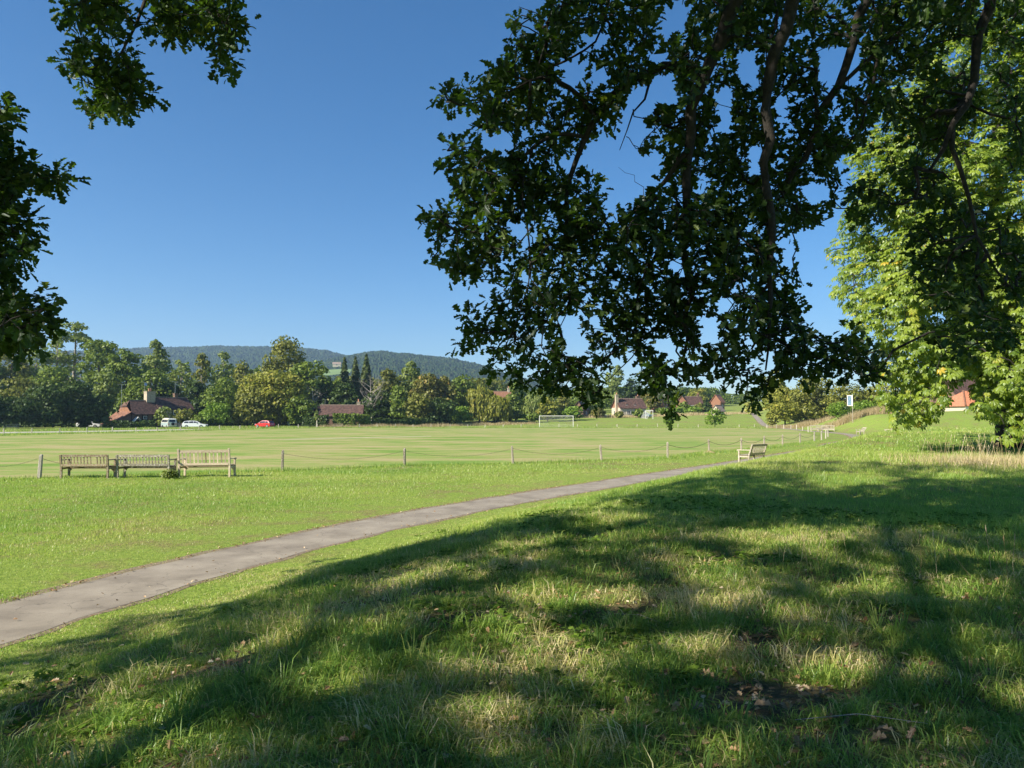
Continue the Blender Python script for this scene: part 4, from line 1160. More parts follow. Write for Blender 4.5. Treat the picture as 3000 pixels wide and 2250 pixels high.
# behind the right cottages
tree(1730, 1125, 100, 290, 'mid', 'dark tree behind the small gabled house', leaf=.5)
tree(1803, 1063, 62, 300, 'pale', 'tall light poplar behind the white cottage', 'ovate', leaf=.5)
tree(1856, 1108, 60, 300, 'dark', 'dark round tree right of the tall poplar', leaf=.5)
tree(1765, 1150, 80, 270, 'mid', 'green tree left of the white cottage', leaf=.45)
tree(1905, 1150, 70, 270, 'rust', 'brownish tree right of the white cottage', leaf=.45)
tree(1752, 1196, 40, 222, 'rust', 'small rust coloured bush beside the white cottage', 'bush', name='bush', z0=.02, cat='bush')
tree(1960, 1155, 90, 290, 'mid', 'green tree between the orange gable and the dark roofed house', leaf=.45)
tree(1945, 1196, 44, 258, 'mid', 'green bush in front of the orange gabled house', 'bush', name='bush', z0=.02, cat='bush')
tree(2004, 1178, 36, 262, 'mid', 'tall garden bush hiding the red tiled house end', 'bush', name='bush', z0=.02, cat='bush')
tree(2052, 1184, 34, 262, 'olive', 'olive bush right of the dark roofed house', 'bush', name='bush', z0=.02, cat='bush')
tree(1870, 1200, 34, 222, 'mid', 'green bush at the right end of the white cottage', 'bush', name='bush', z0=.02, cat='bush')
tree(1815, 1206, 22, 221, 'olive', 'low bush before the windows of the white cottage', 'bush', name='bush', z0=.02, cat='bush')
tree(1978, 1195, 50, 255, 'bright', 'green garden bush left of the dark roofed house', 'bush', name='bush', z0=.02, cat='bush')
tree(2030, 1192, 46, 250, 'bright', 'green garden bush in front of the dark roofed house', 'bush', name='bush', z0=.02, cat='bush')
tree(2045, 1137, 60, 330, 'yellow', 'yellow green tree behind the dark roofed house', leaf=.5)
tree(2085, 1150, 70, 380, 'mid', 'green tree behind the timber hut', leaf=.6)
tree(2070, 1180, 36, 262, 'dark', 'dark round bush between house and hut', 'bush', name='bush', z0=.02, cat='bush')
hedge([at(2095, 1200, 430)[:2], at(2200, 1200, 430)[:2], at(2330, 1200, 430)[:2]], 6.5, 6, 'mid', 'distant belt of trees at the top of the rising field', name='tree_belt', leaf=.8, cat='tree belt')
# right hand bushes beyond the path
tree(2200, 1178, 40, 250, 'yellow', 'small bush left of the path where it climbs', 'bush', name='bush', z0=.02, cat='bush')
tree(2300, 1132, 130, 168, 'yellow', 'broad hawthorn right of the climbing path, olive and gold', 'round', name='hawthorn_bush', z0=.0, cat='bush', leaf=.34, nblob=90, br=.12, dens=1.1)
tree(2270, 1082, 70, 190, 'yellow', 'yellow green tree showing behind the hawthorn top')
tree(2392, 1103, 140, 160, 'olive', 'tall dark hawthorn behind the group of white benches', 'round', name='hawthorn_bush', z0=.0, cat='bush', leaf=.34, nblob=90, br=.12, dens=1.1)
tree(2262, 1196, 40, 172, 'olive', 'low bush hugging the left foot of the hawthorn', 'bush', name='bush', z0=0, cat='bush', leaf=.22)
tree(2490, 1120, 120, 150, 'olive', 'hawthorn behind the blue and white sign', 'round', name='hawthorn_bush', z0=.0, cat='bush', leaf=.26, nblob=70, br=.13)
tree(2590, 1125, 130, 150, 'yellow', 'sunlit hawthorn between sign and chestnut', 'round', name='hawthorn_bush', z0=.0, cat='bush', leaf=.26, nblob=70, br=.13)
tree(2700, 1120, 110, 150, 'olive', 'bush behind the tiled shed, left side', 'round', name='bush', z0=.0, cat='bush', leaf=.26)
tree(2455, 1176, 60, 126, 'bright', 'bright green low shrub left of the sign', 'bush', name='shrub', z0=0, cat='shrub', leaf=.2)
tree(2535, 1174, 80, 126, 'bright', 'bright green low shrub right of the sign', 'bush', name='shrub', z0=0, cat='shrub', leaf=.2)
tree(2745, 1185, 50, 118, 'mid', 'dark green shrub at the left wall of the tiled shed', 'bush', name='shrub', z0=0, cat='shrub', leaf=.2)
tree(2875, 1150, 60, 122, 'dark', 'dark shrub at the right wall of the tiled shed', 'bush', name='shrub', z0=0, cat='shrub', leaf=.2)
tree(2840, 1040, 200, 175, 'mid', 'tree behind the tiled shed seen through the chestnut')
# on the green
tree(2094, 1193, 62, 152, 'bright', 'small bushy tree standing alone on the far edge of the green', 'ovate', name='small_tree', z0=0.0, leaf=.28, dens=.8)
tree(1960, 1213, 32, 152, 'bright', 'sapling under the hanging oak bough on the far fence line', 'ovate', name='sapling', z0=.1, leaf=.25, dens=.7)
tree(927, 1203, 12, 158, 'pale', 'staked sapling right of the golden oak', 'ovate', name='sapling', z0=.4, leaf=.25, dens=.9)
# hedges
hedge([at(300, 1250, 150)[:2], at(380, 1250, 151)[:2], at(455, 1250, 153)[:2]], 1.5, 1.4, 'dark', 'dark low hedge in front of the half timbered cottage')
hedge([at(890, 1240, 163)[:2], at(960, 1240, 163)[:2]], 2.6, 2.5, 'dark', 'dark shrubbery left of the half hidden tiled roof')
hedge([at(975, 1240, 164)[:2], at(1040, 1240, 165)[:2], at(1080, 1240, 167)[:2]], 3.0, 2.2, 'mid', 'loose green hedge hiding the walls of the tiled roof cottage')
hedge([at(1065, 1240, 168)[:2], at(1165, 1240, 172)[:2], at(1265, 1240, 176)[:2]], 1.9, 1.6, 'dark', 'long clipped dark hedge in the middle distance')
hedge([at(2450, 1200, 134)[:2], at(2520, 1200, 132)[:2], at(2640, 1200, 130)[:2]], 1.6, 1.4, 'dark', 'dark hedge on the bank behind the sign')

hedge([at(px, 1240, Y)[:2] for px, Y in ((-300, 212), (100, 215), (400, 222), (760, 232))], 15.0, 9, 'mid', 'belt of woodland filling in behind the cottage and golden oak', name='woodland', leaf=.62, cat='woodland', dens=1.2)['kind'] = 'stuff'
hedge([at(px, 1240, Y)[:2] for px, Y in ((740, 228), (950, 232), (1150, 235), (1340, 245), (1480, 262))], 11.5, 8, 'olive', 'belt of woodland behind conifers and willow', name='woodland', leaf=.62, cat='woodland', dens=1.2)['kind'] = 'stuff'
hedge([at(px, 1240, Y)[:2] for px, Y in ((1480, 330), (1700, 330), (1950, 340), (2100, 400))], 9, 9, 'mid', 'belt of woodland behind the far cottages', name='woodland', leaf=.9, cat='woodland', dens=1.2)['kind'] = 'stuff'
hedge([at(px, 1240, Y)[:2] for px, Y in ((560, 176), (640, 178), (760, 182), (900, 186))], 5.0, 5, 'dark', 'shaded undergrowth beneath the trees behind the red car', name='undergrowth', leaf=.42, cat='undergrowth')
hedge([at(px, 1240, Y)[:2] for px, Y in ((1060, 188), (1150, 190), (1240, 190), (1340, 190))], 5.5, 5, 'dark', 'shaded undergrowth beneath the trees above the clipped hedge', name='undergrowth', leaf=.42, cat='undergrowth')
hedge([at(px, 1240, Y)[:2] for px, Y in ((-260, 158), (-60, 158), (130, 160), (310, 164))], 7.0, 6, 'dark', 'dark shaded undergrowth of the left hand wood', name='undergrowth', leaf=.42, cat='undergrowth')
hedge([at(px, 1220, Y)[:2] for px, Y in ((1470, 215), (1600, 225), (1740, 240))], 4.5, 5, 'mid', 'scrub belt behind the football goal', name='undergrowth', leaf=.5, cat='undergrowth')
hedge([at(px, 1220, Y)[:2] for px, Y in ((2330, 178), (2440, 165), (2560, 155), (2720, 150))], 5.5, 5, 'olive', 'thicket filling the gaps between the hawthorns', name='thicket', leaf=.4, cat='thicket')

# ------------------------------------------------------------------ buildings
M['tile'] = simple('old_clay_tile', (0.088, 0.046, 0.034), 0.9, var=0.7, scale=2.4, bump=.4)
def tile_mat(name, c1, c2, gauge=.16, var=.5):
    m, t = new_mat(name); k = N(t)
    tc = k.n('ShaderNodeTexCoord')
    br = k.n('ShaderNodeTexBrick'); k.l(tc.outputs['UV'], br.inputs['Vector'])
    br.inputs['Scale'].default_value = 1.0; br.inputs['Brick Width'].default_value = .2; br.inputs['Row Height'].default_value = gauge
    br.inputs['Mortar Size'].default_value = .008; br.inputs['Color1'].default_value = (*c1, 1); br.inputs['Color2'].default_value = (*c2, 1)
    br.inputs['Mortar'].default_value = (*[v * .35 for v in c1], 1)
    n = k.noise(k.coord(), 1.6, 5, .7)
    c = k.mix(1.0, br.outputs['Color'], k.ramp(n, [(.3, (.45,) * 3), (.7, (1.35,) * 3)]), 'MULTIPLY')
    b = k.n('ShaderNodeBsdfPrincipled'); b.inputs['Roughness'].default_value = .9; k.l(c, b.inputs['Base Color'])
    o = k.n('ShaderNodeOutputMaterial'); k.l(b.outputs[0], o.inputs[0]); return m
M['orange_tile'] = simple('orange_tile', (0.42, 0.165, 0.085), 0.8, var=0.25, scale=3)
M['brick'] = simple('weathered_brick', (0.17, 0.105, 0.072), 0.95, var=0.35, scale=4, bump=.4)
M['brick_or'] = simple('orange_hung_tile', (0.24, 0.115, 0.065), 0.9, var=0.35, scale=3)
M['catslide'] = simple('brown_clay_tile', (0.19, 0.090, 0.055), 0.9, var=0.6, scale=2.0)  # lighter brown than the main roof tile, mottled at random
M['stone'] = simple('buff_stone', (0.42, 0.35, 0.25), 0.95, var=0.25, scale=4)
M['timber'] = simple('dark_timber', (0.022, 0.017, 0.014), 0.9)
M['cream'] = simple('cream_render', (0.48, 0.42, 0.32), 0.9, var=.15)
M['whitep'] = simple('white_paint', (0.78, 0.76, 0.70), 0.6, var=.08)
M['glassd'] = simple('dark_window_glass', (0.02, 0.024, 0.03), 0.1, var=.1)
M['ridge'] = simple('ridge_tile', (0.30, 0.22, 0.17), .9, var=.3)
M['metal'] = simple('grey_metal', (0.45, 0.46, 0.47), .4, .8)
M['pot'] = simple('clay_pot', (0.50, 0.24, 0.14), .8)

def basis(org, yaw):
    c, s = math.cos(yaw), math.sin(yaw)
    return lambda x, y, z: (x, y, z)

def roof_gable(mb, x0, x1, y0, y1, ze, zr, over=.3, th=.12, hipl=0.0, hipr=0.0):
    """ridge along x; thick slopes, ridge at mid y"""
    ym = (y0 + y1) / 2; zo = ze - over * (zr - ze) / (ym - y0)
    for s, ya in ((-1, y0 - over), (1, y1 + over)):
        p = [(x0 - over * (0 if hipl else 1), ya, zo), (x1 + over * (0 if hipr else 1), ya, zo), (x1 + over * (0 if hipr else 1) - hipr, ym, zr), (x0 - over * (0 if hipl else 1) + hipl, ym, zr)]
        q = [(a, b, c + th) for a, b, c in p]
        mb.add(p + q, [(3, 2, 1, 0), (4, 5, 6, 7), (0, 1, 5, 4), (1, 2, 6, 5), (2, 3, 7, 6), (3, 0, 4, 7)])

def window(parent, c, w, h, axis='x', mat_f=None, cols=2):
    """c centre on wall plane, facing -y if axis x, -x if axis y"""
    f = MB(); g = MB()
    def B(mb, dx, dz, sx, sz, off, th):
        if axis == 'x': mb.box((c[0] + dx, c[1] - off, c[2] + dz), (sx, th, sz))
        else: mb.box((c[0] - off, c[1] + dx, c[2] + dz), (th, sx, sz))
    for s in (-1, 1):
        B(f, s * w / 2, 0, .08, h + .08, .04, .09); B(f, 0, s * h / 2, w, .08, .042, .09)
    for k in range(1, cols): B(f, -w / 2 + w * k / cols, 0, .05, h, .04, .07)
    B(g, 0, 0, w, h, .01, .04)
    fo = f.build('window', mat_f or M['whitep'], parent); g.build('pane', M['glassd'], fo)
    return fo

def chimney(parent, c, w, d, z0, z1, mat, pots=1):
    mb = MB(); mb.box((c[0], c[1], (z0 + z1) / 2), (w, d, z1 - z0)); mb.box((c[0], c[1], z1 - .25), (w + .14, d + .14, .14)); mb.box((c[0], c[1], z1 + .04), (w + .2, d + .2, .1))
    ch = mb.build('chimney', mat, parent)
    for k in range(pots):
        p = MB(); x = c[0] + (k - (pots - 1) / 2) * .42
        p.cyl((x, c[1], z1 + .35), (0, 0, 1), .13, .6, 10); p.cyl((x, c[1], z1 + .66), (0, 0, 1), .17, .08, 10)
        p.build('chimney_pot', M['pot'], ch)
    return ch

def aerial(parent, c, h, dish=False):
    mb = MB(); mb.tube([c, (c[0], c[1], c[2] + h)], .035, 6)
    z = c[2] + h
    mb.bar((c[0] - .75, c[1], z - .05), (c[0] + .75, c[1], z - .05), .04, .04)
    for k in range(6): mb.bar((c[0] - .7 + k * .28, c[1] - .28, z - .05), (c[0] - .7 + k * .28, c[1] + .28, z - .05), .025, .025)
    if dish:
        mb.cyl((c[0] + .1, c[1] - .15, z - .5), (.2, -1, .3), .36, .05, 16)
    mb.build('aerial', M['metal'], parent)

def cottage_left():
    # front wing runs 7 m along the local x axis, the taller wing continues it to the right, set back
    o = G(383, 1253)
    o = at(383, 1253, 158)
    yaw = math.atan2(.8, .6)
    root = empty('cottage', (o[0], o[1], 0), yaw, 'old half timbered cottage with long catslide roof and tall chimney behind the camper van', 'cottage')
    A = MB(); L1, D1, e1, r1 = 6.7, 6.0, 3.0, 5.65
    A.box((L1 / 2, D1 / 2, e1 / 2), (L1, D1, e1))
    A.add([(0, 0, e1), (0, D1, e1), (0, D1 / 2, r1 - .15)], [(0, 1, 2)])
    A.build('wall', M['brick'], root)
    # timber frame on the front, each beam its own piece
    zb = [0.12, 1.55, 2.92]
    for z in zb: MB().box((L1 / 2, -.03, z), (L1, .1, .17)).build('beam', M['timber'], root)
    for x in (0.1, 1.25, 2.4, 3.5, 4.6, 5.55, 6.6):
        MB().box((x, -.032, 1.5), (.17, .1, 2.7)).build('beam', M['timber'], root)
    for a, b in (((4.65, -.03, 1.6), (5.5, -.03, 2.8)), ((5.6, -.03, 1.6), (6.5, -.03, 2.3))): MB().bar(a, b, .14, .09).build('beam', M['timber'], root)
    R = MB(); roof_gable(R, 0, L1 + .2, 0, D1, e1, r1, .35, .14, hipl=1.1)
    rf = R.build('roof', M['tile'], root)
    # half hip facing left
    H = MB(); zm = r1 - 1.25; t = (zm - e1) / (r1 - e1)
    H.add([(-.25, D1 / 2 * t - .1, zm), (-.25, D1 - D1 / 2 * t + .1, zm), (1.1, D1 / 2, r1 + .14), (-.25, D1 / 2 * t - .1, zm + .14), (-.25, D1 - D1 / 2 * t + .1, zm + .14)], [(3, 2, 4), (0, 3, 4, 1)])
    H.build('hip', M['tile'], rf)
    MB().add([(-.06, 0, e1), (-.06, D1 / 2 * t, zm), (-.06, D1 - D1 / 2 * t, zm), (-.06, D1, e1)], [(0, 1, 2, 3)]).build('tile_hanging', M['brick_or'], root)
    # catslide down to the left
    C = MB(); p = [(-.05, -.3, e1 + .25), (-.05, D1 + .2, e1 + .25), (-3.3, D1 + .2, .75), (-3.3, -.3, .75)]
    C.add(p + [(a, b, c + .13) for a, b, c in p], [(0, 1, 2, 3), (7, 6, 5, 4), (0, 3, 7, 4), (3, 2, 6, 7), (2, 1, 5, 6)])
    C.build('catslide_roof', M['catslide'], root)
    MB().add([(0, 0, 0), (-3.1, 0, 0), (-3.1, 0, .78), (0, 0, e1)], [(0, 1, 2, 3)]).build('outshut_wall', M['brick'], root)
    rr = MB(); rr.tube([(1.0, D1 / 2, r1 + .16), (L1 + .2, D1 / 2, r1 + .16)], .11, 6); rr.build('ridge', M['ridge'], rf)
    # right, taller wing
    B = MB(); x0, x1, y0, D2, e2, r2 = 6.75, 14.2, .9, 5.6, 4.1, 6.45
    B.box(((x0 + x1) / 2, y0 + D2 / 2, e2 / 2), (x1 - x0, D2, e2))
    for x in (x0, x1): B.add([(x, y0, e2), (x, y0 + D2, e2), (x, y0 + D2 / 2, r2)], [(0, 1, 2)])
    B.build('wall', M['stone'], root)
    R = MB(); roof_gable(R, x0 - .1, x1, y0, y0 + D2, e2, r2, .35, .14)
    r_ = R.build('roof', M['tile'], root)
    rr = MB(); rr.tube([(x0 - .3, y0 + D2 / 2, r2 + .16), (x1 + .3, y0 + D2 / 2, r2 + .16)], .11, 6); rr.build('ridge', M['ridge'], r_)
    for x in (8.0, 9.5, 11.0, 12.6): MB().box((x, y0 - .03, 3.2), (.16, .1, 1.8)).build('beam', M['timber'], root)
    MB().box((10, y0 - .032, 2.9), (6.0, .1, .16)).build('beam', M['timber'], root)
    window(root, (12.0, y0, 3.2), 1.1, .9); window(root, (10.2, y0, 3.2), .9, .9); window(root, (4.05, 0, 1.0), .8, .8)
    window(root, (3.0, 0, 2.1), .7, .6)
    chimney(root, (5.55, D1 / 2 + .2, 0), 1.9, 1.3, 3.5, 7.75, M['stone'], 2)
    chimney(root, (11.9, y0 + D2 / 2 + .3, 0), .75, .75, 5, 7.5, M['brick'], 0)
    aerial(root, (-.6, D1 / 2, 3.9), 5.3); aerial(root, (5.0, D1 / 2 + 1.3, 5), 4.9, True); aerial(root, (11.6, y0 + D2 / 2, 6.2), 4.0)
    # porch gable on the front
    P = MB()
    for s in (-1, 1): P.bar((1.0, -1.1, 2.15), (1.0 + s * .8, -1.1, 1.3), .12, .12)
    P.add([(1.0, -1.2, 2.25), (0.1, -1.2, 1.25), (0.1, 0, 1.25), (1.0, 0, 2.25), (1.9, -1.2, 1.25), (1.9, 0, 1.25)], [(0, 1, 2, 3), (0, 3, 5, 4)])
    P.build('porch', M['whitep'], root)
cottage_left()

def house(px, Y, yaw, L, D, e, r, wallm, roofm, label, chims=(), gablem=None, wins=(), name='house', ybase=None, dormers=()):
    p = at(px, 1222, Y); z = tz(p[0], Y) if ybase is None else at(px, ybase, Y)[2]
    root = empty(name, (p[0], Y, z), yaw, label, 'house')
    W_ = MB(); W_.box((0, 0, e / 2 - .5), (L, D, e + 1))
    W_.build('wall', wallm, root)
    for s in (-1, 1):
        g = MB(); x = s * L / 2
        g.add([(x, -D / 2, e), (x, D / 2, e), (x, 0, r - .05), (x - s * .2, -D / 2, e), (x - s * .2, D / 2, e), (x - s * .2, 0, r - .05)], [(0, 1, 2), (3, 5, 4), (0, 2, 5, 3), (1, 4, 5, 2)])
        g.build('gable', gablem or wallm, root)
    R = MB(); roof_gable(R, -L / 2, L / 2, -D / 2, D / 2, e, r, .35, .14)
    rf = R.build('roof', roofm, root)
    rr = MB(); rr.tube([(-L / 2 - .3, 0, r + .16), (L / 2 + .3, 0, r + .16)], .11, 6); rr.build('ridge', M['ridge'], rf)
    for cx, cy, w_, z1, mt in chims: chimney(root, (cx, cy, 0), w_, w_ * .8, 0 if abs(cx) > L / 2 else e, z1, M[mt], 1)
    for c, w_, h_, ax in wins: window(root, c, w_, h_, ax)
    for dx in dormers:
        d = MB(); y = -D / 2 * .55
        d.add([(dx - .7, y - .6, e + .2), (dx + .7, y - .6, e + .2), (dx, y - .6, e + 1.5), (dx, y + 1.4, e + 1.5), (dx - .7, y + .6, e + .2), (dx + .7, y + .6, e + .2)], [(0, 1, 2), (0, 2, 3, 4), (1, 5, 3, 2)])
        d.build('dormer', roofm, root); window(root, (dx, y - .62, e + .55), .6, .5)
    return root
house(1002, 170, .12, 9.0, 6.0, 2.6, 4.75, M['brick'], M['tile'], 'cottage hidden behind a hedge, only its brown tiled roof showing', gablem=M['brick_or'], chims=((3.6, .5, .7, 5.6, 'stone'),), wins=(((0, -3, 1.4), 1.2, .9, 'x'),))
h2 = house(952, 171, .75, 4.0, 4.2, 2.4, 4.5, M['cream'], M['tile'], 'small tiled wing with a broken gable left of the hedge hidden roof', wins=(((0, -2.1, 1.2), .9, .8, 'x'),))
aerial(h2, (0, 0, 4.3), 1.9)
house(1842, 232, .30, 8.6, 6.2, 2.7, 5.4, M['cream'], M['tile'], 'white and timbered cottage with two small dormers beyond the football field', chims=((-4.6, -1.2, .9, 6.6, 'stone'), (3.4, .6, 1.1, 6.3, 'brick')), gablem=M['brick_or'], wins=(((2, -3.1, 1.3), 1.2, 1.0, 'x'), ((-1.5, -3.1, 1.3), 1.2, 1.0, 'x'), ((-4.3, 1, 1.3), 1.0, 1.0, 'y')), dormers=(-1.8, .9), name='cottage')
house(1701, 228, 1.2, 5.0, 3.6, 2.4, 4.6, M['brick'], M['tile'], 'small steep roofed house between the bushes left of the white cottage', wins=(((0, -1.8, 1.3), .9, .9, 'x'),))
house(1932, 275, 1.1, 6.0, 4.6, 2.8, 5.8, M['brick_or'], M['orange_tile'], 'house with bright orange gable half hidden by the hanging oak leaves', wins=(((0, -2.5, 1.6), 1.2, 1.1, 'x'),))
house(2030, 285, .2, 6.0, 5.0, 2.8, 5.6, M['cream'], M['tile'], 'dark roofed house with white barge boards beside the yellow green tree', chims=((2.2, 0, .8, 6.5, 'brick'),), gablem=M['whitep'], wins=(((1.5, -2.75, 1.8), 1.1, 1.0, 'x'), ((-1.5, -2.75, 1.8), 1.1, 1.0, 'x')))
house(1998, 285, 1.3, 5.0, 4.0, 3.4, 6.0, M['brick_or'], M['brick_or'], 'red tiled house end left of the dark roofed house', wins=(((0, -2, 1.6), 1.0, 1.0, 'x'),))
house(2103, 300, .9, 4.0, 4.0, 3.6, 6.2, M['brick_or'], M['orange_tile'], 'small red gabled house beyond the hut', wins=(((0, -2, 1.8), 1.0, 1.0, 'x'),))
house(2103, 240, .8, 3.0, 3.0, 1.6, 3.2, M['cream'], M['ridge'], 'little pale hut standing in the far field', wins=(((0, -1.5, .9), .8, .7, 'x'),), name='hut')
house(1472, 245, .2, 5.5, 5.0, 5.0, 7.6, M['cream'], M['brick_or'], 'house peeping over the willow with a pink tiled roof', chims=((2.0, 0, .7, 8.8, 'cream'),), wins=(((0, -2.5, 3.4), 1.0, 1.0, 'x'),))
house(985, 1050, .2, 11, 6, 3.2, 5.5, M['cream'], M['ridge'], 'distant pale farm building on the wooded hillside', name='farmhouse', ybase=1073, wins=(((0, -4, 1.6), 2, 1.4, 'x'),))

def shed():
    Y = 124; c = at(2832, 1222, Y); z = at(2832, 1222, Y)[2] - .25
    root = empty('shed', (c[0], c[1], z), .30, 'pale boarded shed with hipped orange pantile roof on the right bank', 'shed')
    L, D, e, r = 7.2, 6.0, 2.0, 4.5
    # boards one by one on the front and left faces
    n = 26
    for k in range(n):
        x = -L / 2 + (k + .5) * L / n
        MB().box((x, -D / 2 - .012 * (k % 2), e / 2), (L / n - .02, .05, e)).build('board', M['whitep'], root)
    MB().box((0, 0, e / 2), (L - .06, D - .1, e)).build('wall', M['cream'], root)
    for x in (-.6, 1.6): MB().box((x, -D / 2 - .06, e / 2), (.22, .1, e)).build('post', M['whitep'], root)
    for k in range(34): MB().box((-L / 2 + (k + .5) * L / 34, -D / 2 - .1, e + .0), (.1, .16, .14)).build('rafter_end', M['whitep'], root)
    R = MB(); o = .35; ze = e - .02
    p = [(-L / 2 - o, -D / 2 - o, ze), (L / 2 + o, -D / 2 - o, ze), (L / 2 + o, D / 2 + o, ze), (-L / 2 - o, D / 2 + o, ze), (-.6, 0, r), (.6, 0, r)]
    R.add(p, [(0, 1, 5, 4), (1, 2, 5), (2, 3, 4, 5), (3, 0, 4), (3, 2, 1, 0)])
    rf = R.build('roof', M['orange_tile'], root)
    # pantile rolls down the front slope and along the hips, each a piece
    nr = 30
    for k in range(nr):
        t = (k + .5) / nr; x = -L / 2 - o + t * (L + 2 * o)
        tt = 1 - max(0, (abs(x) - .6)) / (L / 2 + o - .6)
        m = MB(); m.tube([(x, -D / 2 - o, ze + .05), (x, (-D / 2 - o) * (1 - tt), ze + (r - ze) * tt + .05)], .07, 5)
        m.build('pantile_roll', M['orange_tile'], rf)
    for s in (-1, 1):
        m = MB(); m.tube([(s * (L / 2 + o), -D / 2 - o, ze + .1), (s * .6, 0, r + .1)], .13, 6); m.build('hip_tile', M['brick_or'], rf)
    house(2818, 136, .25, 8, 6, 3.2, 6.4, M['brick'], M['tile'], 'brown roofed house rising behind the orange tiled shed', wins=(((0, -3, 1.6), 1.1, 1.0, 'x'),))
shed()

# ------------------------------------------------------------------ posts and chains
M['post'] = wood_mat('weathered_post', (0.16, 0.12, 0.085), (0.40, 0.34, 0.26), (0.62, 0.60, 0.54), .6, (6, 6, 1))
M['post_pale'] = wood_mat('pale_post', (0.36, 0.31, 0.24), (0.60, 0.54, 0.44), (0.7, 0.68, 0.6), .3, (6, 6, 1))
M['chain'] = simple('rusty_chain', (0.16, 0.14, 0.09), .7, .4, var=.5, scale=30)
M['rope'] = simple('dark_rope', (0.055, 0.045, 0.028), .8, var=.3, scale=30)

def post_mesh(h, w, rs):
    mb = MB(); rings = []
    hs = [-.12, .05, h * .5, h * .9, h - .03, h]
    ws = [1.0, 1.0, .97, .95, .9, .6]
    V = []
    for z, k in zip(hs, ws):
        for sx, sy in ((-1, -.75), (-.75, -1), (.75, -1), (1, -.75), (1, .75), (.75, 1), (-.75, 1), (-1, .75)):
            V.append((sx * w / 2 * k + rs.uniform(-1, 1) * .004, sy * w / 2 * k + rs.uniform(-1, 1) * .004, z + (rs.uniform(-.02, .02) if z > h * .95 else 0)))
    F = []
    for i in range(len(hs) - 1):
        for j in range(8): F.append((i * 8 + j, i * 8 + (j + 1) % 8, i * 8 + 8 + (j + 1) % 8, i * 8 + 8 + j))
    F.append(tuple(range(8 * (len(hs) - 1), 8 * len(hs))))
    mb.add(V, F); return mb

post_tops = []
NL = ['pale upright post left of the row of three benches', 'dark mossy post right of the tallest bench', 'weathered post second right of the three benches', 'lichen patched post in the middle of the near fence', 'slightly leaning post left of the slim tall one', 'slim post in tall grass before the fence turns away', 'post with a mound of dry earth at its foot', 'post directly left of the path side bench', 'post rising just behind the path side bench', 'first post right of the path side bench', 'second post right of the path side bench', 'third post right of the path side bench', 'near post of the cluster in front of the white benches', 'middle post of the cluster in front of the white benches', 'last post of the cluster in front of the white benches']
hts = [.9, .86, .84, .80, .84, .80, .86, .84, .84, .86, .86, .86, .84, .86, .86, .84]
rs_ = random.Random(4)
for i, p in enumerate(NP):
    h = hts[i]; w = .115 if i == 1 else .10
    o = post_mesh(h, w, rs_).build('post', M['post_pale'] if i in (1, 0) or i > 11 else M['post'])
    o.location = (p[0], p[1], 0); o.rotation_euler = (rs_.uniform(-.02, .03), [-.03, .05, .02, 0, -.06, -.07, 0, -.05, 0, .02, 0, 0, .01, 0, .03, -.02][i], rs_.uniform(-.2, .2))
    tag(o, NL[i - 1] if i else 'pale post beyond the left edge of the view', 'post', 'posts of the near fence')
    post_tops.append((p[0], p[1], h - .12))

def hang(a, b, sag, n=24):
    a = np.array(a); b = np.array(b); t = np.linspace(0, 1, n)[:, None]
    P = a * (1 - t) + b * t; P[:, 2] -= (4 * sag * t[:, 0] * (1 - t[:, 0])); return P
def link_template():
    a = np.linspace(0, 2 * math.pi, 8, endpoint=False)
    P = np.stack([np.cos(a) * .036, np.sin(a) * .017, np.zeros(8)], 1)
    V = []; F = []
    for i in range(8):
        n_ = norm(P[i][None])[0]
        for q in range(3):
            b = q / 3 * 2 * math.pi
            V.append(P[i] + .0042 * (math.cos(b) * n_ + math.sin(b) * np.array([0, 0, 1])))
    for i in range(8):
        for q in range(3): F.append([i * 3 + q, ((i + 1) % 8) * 3 + q, ((i + 1) % 8) * 3 + (q + 1) % 3, i * 3 + (q + 1) % 3])
    return np.array(V), np.array(F)
LKV, LKF = link_template()
CL = {0: 'chain running out of view at the left, right end on the pale post', 2: 'rusty chain sagging right of the mossy post', 3: 'rusty chain in the middle of the near fence', 4: 'rusty chain between the leaning post and its left neighbour', 5: 'rusty chain left of the slim tall post', 6: 'chain low over grass left of the earth mound post', 7: 'dark rope right of the post with the earth mound', 8: 'dark rope passing behind the path side bench', 9: 'dark rope just right of the path side bench', 10: 'dark rope in the second bay right of the bench', 11: 'dark rope in the third bay right of the bench', 12: 'short dark rope before the white benches', 13: 'short dark rope between the clustered posts'}
for i in range(len(NP) - 1):
    if i == 1 or i > 12: continue
    a, b = post_tops[i], post_tops[i + 1]
    L = math.dist(a, b)
    if i < 6:
        n = int(L / .058); P = hang(a, b, .30, n)
        T = norm(np.gradient(P, axis=0)); up = np.where((np.arange(n) % 2)[:, None] == 0, np.array([0, 0, 1.0]), np.array([0.0, 1.0, 0.2]))
        V, F = scatter(LKV, LKF, P, frames(T, up), np.ones(n))
        o = link('chain', np_mesh('chain', [(V, F)]), M['chain'])
        tag(o, CL.get(i, 'rusty chain between two near posts'), 'chain', 'chains and ropes of the near fence')
    else:
        mb = MB(); mb.tube(hang(a, b, .28, 22), .011, 5); o = mb.build('rope', M['rope'], smooth_shade=True)
        tag(o, CL.get(i, 'dark rope between two near posts'), 'rope', 'chains and ropes of the near fence')
# chain from pale post towards the benches
mb = MB(); mb.tube(hang(post_tops[1], (NP[1][0] + 1.6, NP[1][1] + .3, .35), .05, 10), .007, 4)
o = mb.build('chain', M['chain']); tag(o, 'slack chain end hanging right of the pale post', 'chain')

